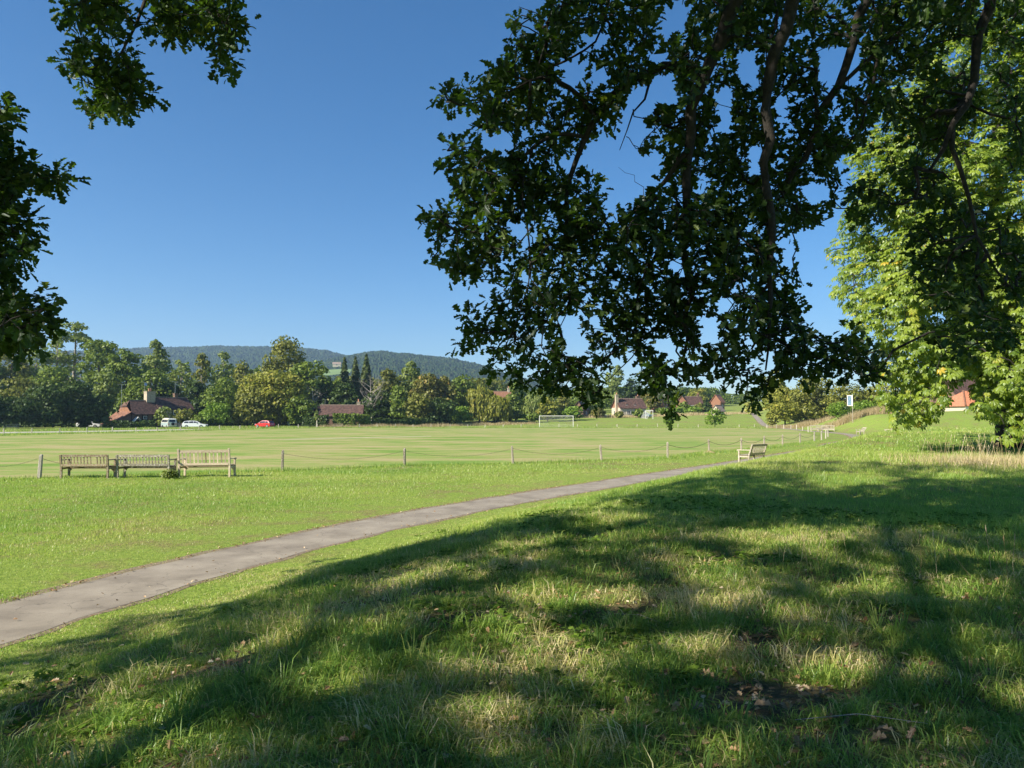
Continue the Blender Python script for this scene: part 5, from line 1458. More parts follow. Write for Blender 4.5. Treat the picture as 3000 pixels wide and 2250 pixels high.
marks = [(-200, 'beyond the left edge'), (60, 'before the dark bushes'), (260, 'left of the catslide cottage'), (400, 'before the cottage hedge'), (490, 'before the camper van'), (620, 'before the white estate car'), (740, 'by the red car'), (880, 'under the golden oak'), (1000, 'by the lone far bench'), (1170, 'before the clipped hedge'), (1300, 'before the russet trees'), (1440, 'before the yellow willow'), (1560, 'left of the goal'), (1680, 'right of the goal'), (1850, 'before the white cottage'), (1960, 'beside the sapling'), (2100, 'beside the small bushy tree'), (2200, 'at the end of the outfield'), (2260, 'where the path climbs'), (2400, 'curving back to the white benches')]
used = {}
tops = []
ordn = ['first', 'second', 'third', 'fourth', 'fifth', 'sixth', 'seventh', 'eighth']
order = sorted(range(len(FP)), key=lambda i: far_posts[i][0])
proto = post_mesh(.78, .11, rs_).build('post', M['post_pale'])
for n_, i in enumerate(order):
    p = FP[i]; px = far_posts[i][0]
    lm = min(marks, key=lambda m: abs(m[0] - px))[1]
    used[lm] = used.get(lm, 0) + 1
    o = proto if n_ == 0 else proto.copy()
    if n_: COL.objects.link(o)
    o.location = (p[0], p[1], 0); o.rotation_euler = (rs_.uniform(-.05, .05), rs_.uniform(-.06, .06), rs_.uniform(0, 1.5))
    o.scale = (1, 1, rs_.uniform(.85, 1.1))
    tag(o, 'short pale far fence post %s, %s from left' % (lm, ordn[used[lm] - 1]), 'post', 'posts of the far fence')
    tops.append((p[0], p[1], .6))
for k in range(len(tops) - 1):
    a, b = tops[k], tops[k + 1]
    if math.dist(a, b) > 9 or not (8 < k < len(tops) - 2): continue
    mb = MB(); mb.tube(hang(a, b, .22, 7), .011, 3); o = mb.build('chain', M['chain'])
    lm = min(marks, key=lambda m: abs(m[0] - (far_posts[order[k]][0])))[1]
    used['c' + lm] = used.get('c' + lm, 0) + 1
    tag(o, 'thin far fence chain %s, %s bay from left' % (lm, ordn[used['c' + lm] - 1]), 'chain', 'chains of the far fence')
# dry earth mounds at posts
def mound(i, lab):
    p = NP[i]; rs = np.random.default_rng(5 + i)
    n, m = 7, 14; V = [(0, 0, .13)]; F = []
    for a in range(1, n):
        for b in range(m):
            r = .36 * a / (n - 1); V.append((math.cos(b / m * 6.283) * r * 1.2, math.sin(b / m * 6.283) * r, .13 * math.cos(a / (n - 1) * math.pi / 2) + rs.uniform(0, .03)))
    for b in range(m): F.append((0, 1 + b, 1 + (b + 1) % m))
    for a in range(n - 2):
        for b in range(m): F.append((1 + a * m + b, 1 + (a + 1) * m + b, 1 + (a + 1) * m + (b + 1) % m, 1 + a * m + (b + 1) % m))
    o = MB().add(V, F).build('earth_mound', simple('dry_earth', (.42, .28, .16), .95, var=.4, scale=12), smooth_shade=True); o.location = (p[0] - .05, p[1] - .12, -.005)
    tag(o, lab, 'mound')
mound(7, 'mound of dry orange earth at the foot of a near fence post')

# ------------------------------------------------------------------ benches
M['oakb'] = wood_mat('new_teak', (0.40, 0.31, 0.21), (0.62, 0.51, 0.37), (0.5, 0.5, 0.4), .12, (3, 3, 3))
M['oldb'] = wood_mat('old_brown_bench', (0.15, 0.11, 0.06), (0.33, 0.25, 0.15), (0.55, 0.52, 0.42), .55, (3, 3, 3))
M['greyb'] = wood_mat('mossy_grey_bench', (0.10, 0.085, 0.06), (0.29, 0.25, 0.18), (0.60, 0.59, 0.50), .75, (3, 3, 3))
M['silver'] = wood_mat('silvered_bench', (0.24, 0.20, 0.14), (0.46, 0.40, 0.30), (0.7, 0.68, 0.6), .4, (3, 3, 3))
def bench(loc, yaw, label, W_=1.6, Hb=.88, slats=13, mat='oldb', posttop=0.0, missing=(), tilt=0.0, group='wooden benches', recline=.11, name='bench', z=0.0):
    root = empty(name, (loc[0], loc[1], z), yaw, label, 'bench', group)
    root.rotation_euler = (0, tilt, yaw)
    m = M[mat]; hw = W_ / 2
    def yb(zz): return -.02 - max(0, zz - .42) * recline / .46 * 1.0
    for s in (-1, 1):
        b = MB(); x = s * (hw - .03)
        b.bar((x, 0, -.06), (x, 0, .42), .065, .07); b.bar((x, 0, .41), (x, yb(Hb + posttop) , Hb + posttop), .065, .065)
        b.build('back_leg', m, root)
        MB().bar((x, .50, -.06), (x, .50, .64), .065, .065).build('front_leg', m, root)
        a = MB(); a.box((x, .24, .665), (.075, .62, .035)); a.box((x, .555, .655), (.085, .06, .05)); a.build('armrest', m, root)
        MB().box((x, .25, .36), (.04, .46, .07)).build('side_rail', m, root)
        br = MB(); br.add([(x - s * .02, .49, .33), (x - s * .14, .49, .33), (x - s * .02, .49, .20), (x - s * .02, .46, .33), (x - s * .14, .46, .33), (x - s * .02, .46, .20)], [(0, 1, 2), (3, 5, 4), (0, 2, 5, 3), (1, 4, 5, 2), (0, 3, 4, 1)]); br.build('bracket', m, root)
    yt = yb(Hb); 
    MB().box((0, yt + .01, Hb - .035), (W_ - .12, .04, .09)).build('top_rail', m, root)
    zl = .50
    MB().box((0, yb(zl), zl - .02), (W_ - .12, .04, .085)).build('lower_rail', m, root)
    MB().box((0, .49, .37), (W_ - .12, .035, .09)).build('front_rail', m, root)
    for k in range(5):
        MB().box((0, .05 + k * .105, .435), (W_ - .10, .08, .022)).build('seat_slat', m, root)
    for k in range(slats):
        if k in missing: continue
        x = -hw + .10 + (k + .5) * (W_ - .20) / slats
        sm = m
        if mat == 'oakb' and k in (6, 10): sm = M['oldb']
        MB().bar((x, yb(zl) + .004, zl + .02), (x, yt + .012, Hb - .075), .045 if slats < 15 else .04, .014).build('back_slat', sm, root)
    return root
def bpos(pxl, pxr, py): 
    a = G(pxl, py); b = G(pxr, py); return (a + b) / 2, abs(b[0] - a[0])
p, w_ = bpos(177, 317, 1402); bench(p, .02, 'leftmost of the row of three benches, brown with one back slat missing', w_, .85, 13, 'oldb', missing=(9,), recline=.06)
p, w_ = bpos(341, 497, 1401); bench(p, -.01, 'middle of the row of three benches, low, grey and mossy', w_, .84, 15, 'greyb', recline=.06)
p, w_ = bpos(522, 675, 1398); bench(p, .0, 'tallest and newest bench of the row of three, pale wood with high end posts', w_, .98, 12, 'oakb', posttop=.06, tilt=-.012, recline=.05)
# bench at the path, facing the green (to the left)
p = G(2215, 1360); bench((p[0] + .12, p[1] + .3), math.radians(45), 'single bench beside the path at right, its dark slatted back turned to us', 1.5, .92, 13, 'silver', recline=.14)
# far benches
for px, py, yaw, Wd, lb in [(2425, 1262.5, 150, 1.5, 'rightmost of the white benches grouped in front of the hawthorn'), (2408, 1262.5, 172, 1.4, 'middle one of the white benches in front of the hawthorn'), (2390, 1263, 165, 1.5, 'leftmost of the white benches in front of the hawthorn')]:
    p = at(px, 1222, 112 + (2408 - px) * .03); bench(p, math.radians(yaw + 10), lb, Wd + .2, .98, 8, 'silver', posttop=.0, z=tz(p[0], p[1]))
p = at(2525, 1222, 95); bench(p, math.radians(85), 'pale bench seen end on at the foot of the right bank', 1.2, .9, 7, 'silver', recline=.3, z=tz(p[0], p[1]))
p = at(2607, 1222, 92); bench(p, math.radians(60), 'low pale bench on the right bank nearest the chestnut', 1.7, .85, 7, 'silver', recline=.2, z=tz(p[0], p[1]))
p = at(991, 1251, 158); bench((p[0], p[1]), math.radians(180), 'lone bench on the far side in front of the hedge', 1.9, .8, 9, 'oldb')
p = at(35, 1252, 140); bench((p[0], p[1]), math.radians(180), 'grey bench or low rail in the shade at the far left', 2.4, .9, 9, 'greyb')

# bramble at the middle bench
def weed(px, py, h, w_, n, label, mat, seed):
    rs = np.random.default_rng(seed); p = G(px, py)
    root = empty('weed', (p[0], p[1], 0), 0, label, 'plant')
    t = rs.random(n); a = rs.random(n) * 6.28; r = w_ / 2 * rs.random(n) ** .5
    P = np.stack([np.cos(a) * r, np.sin(a) * r * .6, h * t * (1 - .5 * (r / w_ * 2) ** 2)], 1)
    V, F = foliage_quads(P, norm(rs.normal(size=(n, 3)) + [0, -.3, 1]), .07, rs)
    link('leaves', np_mesh('leaves', [(V, F)], tone=np.repeat(rs.random(n), len(QV))), mat, root)
    V, F = skeleton(rs, h, w_, 0, .006, 5, 1, 1); link('stem', np_mesh('stem', [(V, F)]), M['bark'], root)
weed(497, 1404, .40, .62, 330, 'leafy bramble growing through the right end of the middle bench', FOL['pale'], 3)

# ------------------------------------------------------------------ goals
def goal(c, yaw, label, net=True):
    root = empty('football_goal', c, yaw, label, 'goal', 'football goals')
    w_, h, d = 7.32, 2.44, 1.6
    for s in (-1, 1):
        MB().tube([(s * w_ / 2, 0, 0), (s * w_ / 2, 0, h)], .06, 8).build('goalpost', M['whitep'], root)
        mb = MB(); mb.tube([(s * w_ / 2, 0, h - .04), (s * w_ / 2, .45, h - .1), (s * w_ / 2, d, .04)], .022, 5); mb.tube([(s * w_ / 2, d, .03), (s * w_ / 2, 0, .03)], .022, 5)
        mb.build('side_stay', M['metal'], root)
    MB().tube([(-w_ / 2 - .05, 0, h), (w_ / 2 + .05, 0, h)], .06, 8).build('crossbar', M['whitep'], root)
    MB().tube([(-w_ / 2, d, .03), (w_ / 2, d, .03)], .022, 5).build('ground_bar', M['metal'], root)
    if net:
        n_ = MB(); 
        for k in range(1, 60):
            x = -w_ / 2 + k * w_ / 60; n_.bar((x, .45, h - .1), (x, d, .04), .007, .007); 
        for k in range(1, 20):
            t = k / 20; n_.bar((-w_ / 2, .45 + (d - .45) * t, h - .1 - (h - .14) * t), (w_ / 2, .45 + (d - .45) * t, h - .1 - (h - .14) * t), .007, .007)
        no = n_.build('net', M['whitep'], root); no['kind'] = 'stuff'
p = at(1630, 1252.5, 163); goal((p[0], p[1], 0.0), .0, 'white football goal facing us beyond the outfield')
p = at(1909, 1230, 212); goal((p[0], p[1] + 3.6, tz(p[0], p[1])), math.radians(96), 'second football goal seen end on before the cottages')

# ------------------------------------------------------------------ vehicles
def paint(name, col): return simple(name, col, .25, .0, var=.03, coat=1.0)
M['pw'] = paint('white_car_paint', (.78, .79, .82)); M['pr'] = paint('red_car_paint', (.50, .02, .03)); M['pc'] = paint('cream_van_paint', (.76, .74, .62)); M['pb'] = paint('pale_blue_paint', (.42, .52, .52))
M['cglass'] = simple('car_glass', (.03, .035, .045), .06, var=.05); M['tyre'] = simple('tyre', (.02, .02, .02), .9); M['rim'] = simple('alloy_rim', (.5, .5, .52), .3, .8)
M['lampr'] = simple('red_lamp', (.4, .01, .01), .2); M['lampw'] = simple('clear_lamp', (.8, .8, .8), .1)
def car(loc, yaw, label, mat, L=4.4, H=1.45, Wd=1.78, body=None, cabin=None, glass=None, wheels=(.82, -.80), wr=.32, cat='car', name='parked_car', lower=None, z=0.0):
    """+x is the front. body: (x,z) outline of the lower body; cabin outline; hw tapers to the roof"""
    root = empty(name, (loc[0], loc[1], z), yaw, label, cat)
    hw = Wd / 2
    def slab(poly, hwf, m, nm, mats):
        mb = MB(); n = len(poly)
        V = [(x, -hwf(zz), zz) for x, zz in poly] + [(x, hwf(zz), zz) for x, zz in poly]
        F = [tuple(range(n)), tuple(range(2 * n - 1, n - 1, -1))] + [(i, n + i, n + (i + 1) % n, (i + 1) % n) for i in range(n)]
        mb.add(V, F); return mb.build(nm, mats, root)
    zb = max(zz for x, zz in body)
    slab(body, lambda zz: hw * (1 if zz > .35 else .97), 0, 'body', lower or mat)
    tw = lambda zz: hw * .97 - max(0, (zz - zb + .02)) / (H - zb) * hw * .20
    slab(cabin, tw, 0, 'cabin', mat)
    for g in glass:
        mb = MB()
        for s in (-1, 1): mb.add([(x, s * (tw(zz) + .012), zz) for x, zz in g], [tuple(range(len(g)))] if s < 0 else [tuple(range(len(g)))[::-1]])
        mb.build('side_window', M['cglass'], root)
    # screens: first and last sloping edges of cabin
    xs = cabin
    for (a, b), nm in (((xs[0], xs[1]), 'rear_window'), ((xs[-2], xs[-1]), 'windscreen')):
        s = 1 if nm == 'windscreen' else -1
        if nm == 'windscreen': a, b = b, a
        q = []
        for t, e in ((.12, .92), (.88, .92)):
            x = a[0] + (b[0] - a[0]) * t + s * .012; zz = a[1] + (b[1] - a[1]) * t + .006
            q.append((x, tw(zz) * e, zz))
        MB().add([(q[0][0], -q[0][1], q[0][2]), (q[0][0], q[0][1], q[0][2]), (q[1][0], q[1][1], q[1][2]), (q[1][0], -q[1][1], q[1][2])], [(0, 1, 2, 3)]).build(nm, M['cglass'], root)
    for fx in wheels:
        for s in (-1, 1):
            wmb = MB(); x = fx * L / 2 * .80; wmb.cyl((x, s * (hw - .10), wr), (0, 1, 0), wr, .22, 20)
            wo_ = wmb.build('wheel', M['tyre'], root)
            MB().cyl((x, s * (hw + .012), wr), (0, 1, 0), wr * .62, .02, 12).build('rim', M['rim'], wo_)
    x0 = min(x for x, zz in body); x1 = max(x for x, zz in body)
    for s in (-1, 1):
        MB().box((x0 + .02, s * hw * .80, zb - .14), (.08, .24, .16)).build('tail_light', M['lampr'], root)
        MB().box((x1 - .10, s * hw * .78, zb - .26), (.16, .28, .13)).build('headlight', M['lampw'], root)
        MB().box((.48, s * (hw + .06), zb + .06), (.12, .16, .1)).build('wing_mirror', mat, root)
    return root
est_body = [(-2.2, .28), (-2.3, .55), (-2.25, .95), (-.9, .98), (1.0, .95), (2.05, .78), (2.28, .55), (2.2, .26)]
est_cab = [(-2.2, .95), (-1.85, 1.38), (-1.2, 1.46), (.0, 1.46), (.45, 1.40), (1.25, .95)]
est_gl = [[(-2.0, 1.0), (-1.78, 1.33), (-1.05, 1.36), (-1.0, 1.0)], [(-.93, 1.0), (-.95, 1.36), (-.15, 1.38), (-.1, 1.0)], [(-.03, 1.0), (-.08, 1.38), (.38, 1.34), (1.0, 1.0)]]
hat_body = [(-1.85, .28), (-1.95, .5), (-1.88, .95), (-.7, .98), (.9, .92), (1.75, .75), (1.95, .52), (1.9, .26)]
hat_cab = [(-1.85, .95), (-1.45, 1.42), (-.8, 1.5), (0, 1.48), (.4, 1.40), (1.1, .93)]
hat_gl = [[(-1.5, 1.0), (-1.25, 1.34), (-.75, 1.38), (-.7, 1.0)], [(-.62, 1.0), (-.66, 1.39), (.35, 1.34), (.88, 1.0)]]
p = at(571, 1262, 152); car(p, math.radians(8), 'white estate car parked nose right beside the camper van', M['pw'], 4.6, 1.46, 1.8, est_body, est_cab, est_gl, wheels=(.76, -.76))
p = at(776, 1257, 157); car(p, math.radians(180 - 22), 'red hatchback parked under the golden oak', M['pr'], 3.9, 1.5, 1.7, hat_body, hat_cab, hat_gl, wheels=(.78, -.78))
p = at(262, 1250, 156.5); car(p, math.radians(10), 'white car almost hidden in shade under the trees left of the cottage', M['pw'], 4.4, 1.46, 1.8, est_body, est_cab, est_gl, wheels=(.78, -.78))
p = at(1757, 1222, 226); car(p, math.radians(15), 'small grey car parked left of the white cottage', paint('grey_car_paint', (.35, .37, .40)), 4.0, 1.46, 1.75, hat_body, hat_cab, hat_gl, wheels=(.78, -.78), z=tz(p[0], p[1]))
p = at(1890, 1222, 226); car(p, math.radians(25), 'pale blue car parked right of the white cottage', paint('pale_blue_car_paint', (.45, .62, .72)), 4.0, 1.46, 1.75, hat_body, hat_cab, hat_gl, wheels=(.78, -.78), z=tz(p[0], p[1]))
# camper van: rear and left side face us
def camper():
    p = at(494, 1262, 154); yaw = math.radians(132)
    root = empty('camper_van', (p[0], p[1], 0), yaw, 'cream and pale green camper van with spare wheel on its tail', 'camper van')
    hw = .86
    prof = [(-2.15, .30), (-2.2, .55), (-2.18, 1.12), (-2.05, 1.75), (-1.85, 1.90), (1.2, 1.92), (1.6, 1.80), (2.05, 1.15), (2.15, .9), (2.12, .3)]
    def slab(poly, k, nm, mt):
        n = len(poly); f = lambda z: hw * (1 - max(0, z - 1.1) * .16) + k
        V = [(x, -f(z), z) for x, z in poly] + [(x, f(z), z) for x, z in poly]
        return MB().add(V, [tuple(range(n)), tuple(range(2 * n - 1, n - 1, -1))] + [(i, n + i, n + (i + 1) % n, (i + 1) % n) for i in range(n)]).build(nm, mt, root)
    slab(prof, 0, 'body', M['pc'])
    for s in (-1, 1):
        f = lambda z: s * (hw * (1 - max(0, z - 1.1) * .16) + .012)
        for x0, x1 in ((-1.9, -1.05), (-.95, -.1), (0, .85), (.95, 1.5)):
            MB().add([(x0, f(1.2), 1.2), (x1 + (.2 if x1 == 1.5 else 0), f(1.2), 1.2), (x1, f(1.68), 1.68), (x0, f(1.68), 1.68)], [(0, 1, 2, 3)] if s < 0 else [(3, 2, 1, 0)]).build('side_window', M['cglass'], root)
        MB().add([(-2.1, f(.42), .42), (2.1, f(.42), .42), (2.06, f(1.08), 1.08), (-2.1, f(1.08), 1.08)], [(0, 1, 2, 3)] if s < 0 else [(3, 2, 1, 0)]).build('side_panel', M['pb'], root)
        for x in (-1.3, 1.3):
            wo_ = MB().cyl((x, s * (hw - .08), .31), (0, 1, 0), .31, .2, 18).build('wheel', M['tyre'], root); MB().cyl((x, s * (hw + .03), .31), (0, 1, 0), .17, .02, 12).build('rim', M['rim'], wo_)
        MB().box((-2.21, s * .68, .78), (.05, .14, .30)).build('tail_light', M['lampr'], root)
    MB().add([(-2.175, -.62, 1.2), (-2.175, .62, 1.2), (-2.075, .56, 1.66), (-2.075, -.56, 1.66)], [(3, 2, 1, 0)]).build('rear_window', M['cglass'], root)
    sw = MB().cyl((-2.28, -.1, .82), (1, 0, 0), .31, .17, 20).build('spare_wheel', M['tyre'], root)
    MB().box((-2.24, 0, .42), (.1, 1.6, .12)).build('bumper', M['whitep'], root)
    MB().box((-.3, 0, 1.95), (2.6, 1.1, .07)).build('roof_rack', M['whitep'], root)
camper()
def bin_(px, py, Y, label, col):
    p = at(px, py, Y); root = empty('wheelie_bin', (p[0], p[1], 0), .3, label, 'bin')
    MB().box((0, 0, .52), (.5, .55, .95), taper=1.15).build('body', simple('bin_plastic', col, .5), root)
    MB().box((0, -.03, 1.04), (.62, .68, .08)).build('lid', simple('bin_lid', tuple(c * .8 for c in col), .5), root)
    MB().cyl((0, .3, .1), (1, 0, 0), .1, .5, 10).build('wheel', M['tyre'], root)
bin_(526, 1258, 152, 'dark grey wheelie bin between camper van and white estate car', (.06, .06, .065))
bin_(846, 1252, 168, 'dark green wheelie bin right of the red car', (.03, .06, .05))
def stake():
    p = at(928, 1250, 157.5); o = MB().box((0, 0, .75), (.16, .16, 1.5)).build('tree_guard', M['post_pale']); o.location = (p[0], p[1], 0); tag(o, 'pale wooden guard round the staked sapling', 'tree guard')
stake()

# ------------------------------------------------------------------ sign
def sign():
    Y = 113; p = at(2491, 1222, Y); z = tz(p[0], Y)
    root = empty('sign', (p[0], Y, z), math.radians(-18), 'blue and white notice board on a pale post on the right bank', 'sign')
    zt = at(2491, 1158, Y)[2] - z; zl = at(2491, 1189, Y)[2] - z
    MB().box((.35, .06, zt / 2), (.07, .07, zt)).build('post', M['post'], root)
    MB().box((0, 0, (zt + zl) / 2), (.78, .05, zt - zl)).build('frame', M['whitep'], root)
    MB().box((-.05, -.03, (zt + zl) / 2), (.52, .02, zt - zl - .2)).build('panel', simple('blue_sign_print', (.16, .24, .33), .5, var=.7, scale=6), root)
sign()

# ------------------------------------------------------------------ grass
def blades(x, y, h, wd, lean, tone, seg=2, seed=0, zbase=None, la=None):
    rs = np.random.default_rng(seed); n = len(x)
    z = terrain(x, y) if zbase is None else zbase
    a = rs.random(n) * 6.283; c, s = np.cos(a), np.sin(a)
    la = rs.random(n) * 6.283 if la is None else la; lx, ly = np.cos(la) * lean * h, np.sin(la) * lean * h
    base = np.stack([x, y, z - .01], 1); side = np.stack([c, s, np.zeros(n)], 1) * wd[:, None] / 2
    L = np.stack([lx, ly, np.zeros(n)], 1)
    if seg == 2:
        m = base + L * .28; m[:, 2] += h * .55
        t = base + L; t[:, 2] += h * (1 - .45 * lean)
        V = np.stack([base - side, base + side, m + side * .8, m - side * .8, t], 1).reshape(-1, 3)
        i = np.arange(n)[:, None] * 5
        return [(V, i + np.array([[0, 1, 2, 3]])), ], (V, i + np.array([[3, 2, 4]])), np.repeat(tone, 5)
    t = base + L * .7; t[:, 2] += h * .95
    V = np.stack([base - side, base + side, t], 1).reshape(-1, 3)
    return V, np.arange(n)[:, None] * 3 + np.array([[0, 1, 2]]), np.repeat(tone, 3)

def two_seg_mesh(name, V, q, t3, tone):
    """quads and triangles share the vertices"""
    me = bpy.data.meshes.new(name); n = len(q)
    me.vertices.add(len(V)); me.vertices.foreach_set('co', V.astype(np.float32).ravel())
    loops = np.concatenate([q.ravel(), t3.ravel()]).astype(np.int32)
    me.loops.add(len(loops)); me.loops.foreach_set('vertex_index', loops)
    st = np.concatenate([np.arange(n) * 4, n * 4 + np.arange(n) * 3]).astype(np.int32)
    me.polygons.add(2 * n); me.polygons.foreach_set('loop_start', st)
    me.polygons.foreach_set('loop_total', np.concatenate([np.full(n, 4), np.full(n, 3)]).astype(np.int32))
    a = me.attributes.new('tone', 'FLOAT', 'POINT'); a.data.foreach_set('value', tone.astype(np.float32))
    me.update(calc_edges=True); return me

def area_pts(n, r0, r1, a0=-38, a1=38, seed=1, power=2.0):
    rs = np.random.default_rng(seed)
    r = (rs.random(n) * (r1 ** power - r0 ** power) + r0 ** power) ** (1 / power)
    a = np.radians(rs.uniform(a0, a1, n)); return r * np.sin(a), r * np.cos(a)

def grass_near():
    N0 = 200000
    x, y = area_pts(N0, 2.7, 11.5, -42, 42, 2, power=1.15)
    rs = np.random.default_rng(3)
    d = path_dist(x, y)
    # tussocks: pull blades together round random centres
    cl = vnoise(x * 3.1, y * 3.1, 61); cl2 = vnoise(x * 1.05, y * 1.05, 62); cl3 = vnoise(x * 7, y * 7, 65)
    br = bare(x, y)
    ok = (np.abs(d) > .70 + .16 * rs.random(N0) * (d < 0)) & (rs.random(N0) < (1 - np.clip(br * 1.1, 0, .97))) & ((cl > .22) | (rs.random(N0) < .45))
    x, y, d, cl, cl2, br, cl3 = [v[ok] for v in (x, y, d, cl, cl2, br, cl3)]
    n = len(x)
    rough = ss(1.2, 3.4, d)                       # 0 by the path, 1 on the rough bank
    h = (.030 + .022 * rs.random(n)) * (1 - rough) + rough * (.040 + .16 * cl ** 2 + .10 * cl2 * rs.random(n) + .04 * cl3) * (.55 + .6 * rs.random(n))
    far_side = d < 0
    h = np.where(far_side, .025 + .025 * rs.random(n) + .045 * cl ** 2 + .02 * cl3, h)
    lean = .35 + .75 * rs.random(n) + .3 * rough
    wd = .0042 + .0035 * rs.random(n)
    tone = .24 + .30 * (rs.random(n) - .35) + .32 * (vnoise(x * .8, y * .8, 63) - .5) + .45 * (vnoise(x * 2.2, y * 2.2, 64) > .66) * rs.random(n)
    tone += (rs.random(n) < .12) * .45 + .75 * rough * ss(.44, .62, vnoise(x * 1.4 + 7, y * 1.9, 66)) * rs.random(n)
    tone = np.clip(tone + .12 * far_side + .18 * (1 - rough) * (~far_side), 0, 1)
    (g,), (V, t3), tn = blades(x, y, h, wd, lean, tone, 2, 4)
    o = link('grass', two_seg_mesh('grass', g[0], g[1], t3, tn), M['blade'])
    tag(o, 'uneven tufty foreground grass', 'grass', kind='stuff'); print('near blades', n)
grass_near()

def grass_tufts():
    """small tufts, each with its own height, colour and fanned blades"""
    rs = np.random.default_rng(17); nc = 9500
    cx, cy = area_pts(nc, 2.8, 11.5, -42, 42, 18, power=1.1)
    d = path_dist(cx, cy); b = bare(cx, cy)
    ok = (d > 1.5) & (rs.random(nc) > b * 1.1); cx, cy, d = cx[ok], cy[ok], d[ok]; nc = len(cx)
    big = vnoise(cx * 1.3, cy * 1.3, 81)
    H = (.05 + .20 * rs.random(nc) ** 2.2 * (.4 + 1.1 * big)) * ss(1.2, 3.4, d)
    H = np.maximum(H, .03)
    Tn = np.clip(rs.normal(.22, .12, nc) + .5 * (rs.random(nc) < .26) * rs.random(nc) + .45 * ss(.46, .64, vnoise(cx * 1.4 + 7, cy * 1.9, 66)) * rs.random(nc), .02, .95)
    R = .025 + .05 * rs.random(nc); wind = rs.random(nc) * 6.28
    per = 15
    a = rs.random(nc * per) * 6.283; q = np.repeat(R, per) * rs.random(nc * per) ** .6
    x = np.repeat(cx, per) + np.cos(a) * q; y = np.repeat(cy, per) + np.sin(a) * q
    la = np.arctan2(np.sin(a) + .6 * np.sin(np.repeat(wind, per)), np.cos(a) + .6 * np.cos(np.repeat(wind, per)))
    h = np.repeat(H, per) * (.45 + .7 * rs.random(nc * per))
    t = np.clip(np.repeat(Tn, per) + rs.normal(size=nc * per) * .07, 0, 1)
    (g,), (V, t3), tt = blades(x, y, h, .0045 + .004 * rs.random(len(x)), .35 + .9 * rs.random(len(x)), t, 2, 19, la=la)
    o = link('grass_tufts', two_seg_mesh('grass_tufts', g[0], g[1], t3, tt), M['blade'])
    tag(o, 'small fanned grass tufts mixed through the foreground bank', 'grass', kind='stuff')
grass_tufts()

def tussocks():
    """rank bright tussocks of long bent blades in the foreground"""
    rs = np.random.default_rng(9)
    T = [(680,1990),(300,2000),(480,2080),(420,2150),(950,1960),(600,1940),(1380,1900),(1450,1870),(1700,1790),(1900,1830),(2050,2010),(1300,1780),(1700,2050),(1350,2100),(1560,2110),(2250,1740),(2400,1880),(2500,1820),(2600,1760),(2750,1830),(2850,1700),(2700,1950),(2420,1990),(2950,1960),(1250,2180),(1480,2200),(1800,2170),(2080,1700),(2380,1640),(2480,1620),(900,1900),(1050,2080),(1120,1960),(200,2200),(2900,2150),(2300,1780),(1600,1720),(2150,1850)]
    X, Y, Hh, La = [], [], [], []
    tn = []
    for i, (px, py) in enumerate(T):
        c = G(px, py, .6); m = rs.integers(240, 460)
        r = rs.uniform(.10, .22)
        a = rs.random(m) * 6.28; q = r * rs.random(m) ** .7
        X.append(c[0] + np.cos(a) * q * 1.4); Y.append(c[1] + np.sin(a) * q)
        Hh.append(rs.uniform(.10, .17) * (.35 + .75 * rs.random(m))); La.append(.7 + 1.1 * rs.random(m)); 
        tn.append(np.clip(rs.normal(.30 + .12 * rs.random(), .14, m), 0, .8))
    x, y, h, la, t = [np.concatenate(v) for v in (X, Y, Hh, La, tn)]
    (g,), (V, t3), tt = blades(x, y, h, np.full(len(x), .0075) * (.6 + .7 * rs.random(len(x))), la, t, 2, 5)
    o = link('long_grass', two_seg_mesh('long_grass', g[0], g[1], t3, tt), M['blade'])
    tag(o, 'tussocks of long bent grass blades in the foreground', 'grass', kind='stuff')
tussocks()

def grass_mid():
    rs = np.random.default_rng(13)
    for nm, N0, r0, r1, hh, ww, seg, a in (('grass', 360000, 11.0, 32, .075, .012, 1, 41), ('grass', 170000, 30, 75, .10, .026, 1, 40)):
        x, y = area_pts(N0, r0, r1, -a, a, 20 + int(r0), power=1.25)
        d = path_dist(x, y)
        # keep off path and off the mown outfield
        om = inpoly(x, y, [tuple(p) for p in outl])
        ok = (np.abs(d) > .73) & ~om
        if r0 > 20: ok &= rs.random(len(x)) < .8
        x, y, d = x[ok], y[ok], d[ok]; n = len(x)
        cl = vnoise(x * 1.6, y * 1.6, 71)
        rough = np.where(d > 0, ss(1.0, 4, d), ss(1.2, 5.5, -d) * .75)
        h = hh * (.45 + .55 * rs.random(n)) * (.45 + .75 * rough + .7 * rough * (cl > .6))
        tone = np.clip(.40 + .28 * (rs.random(n) - .4) + .35 * (vnoise(x * .35, y * .35, 72) - .5) + (1 - rough) * .16 + (rs.random(n) < .05) * .35, 0, 1)
        V, F, tt = blades(x, y, h, ww * (.6 + .7 * rs.random(n)), .3 + .6 * rs.random(n), tone, 1, 6)
        o = link(nm, np_mesh(nm, [(V, F)], tone=tt), M['blade'])
        tag(o, 'sunlit short grass either side of the path' if r0 < 20 else 'grass on the bank and verge beyond the bench', 'grass', kind='stuff'); print('mid', n)
grass_mid()

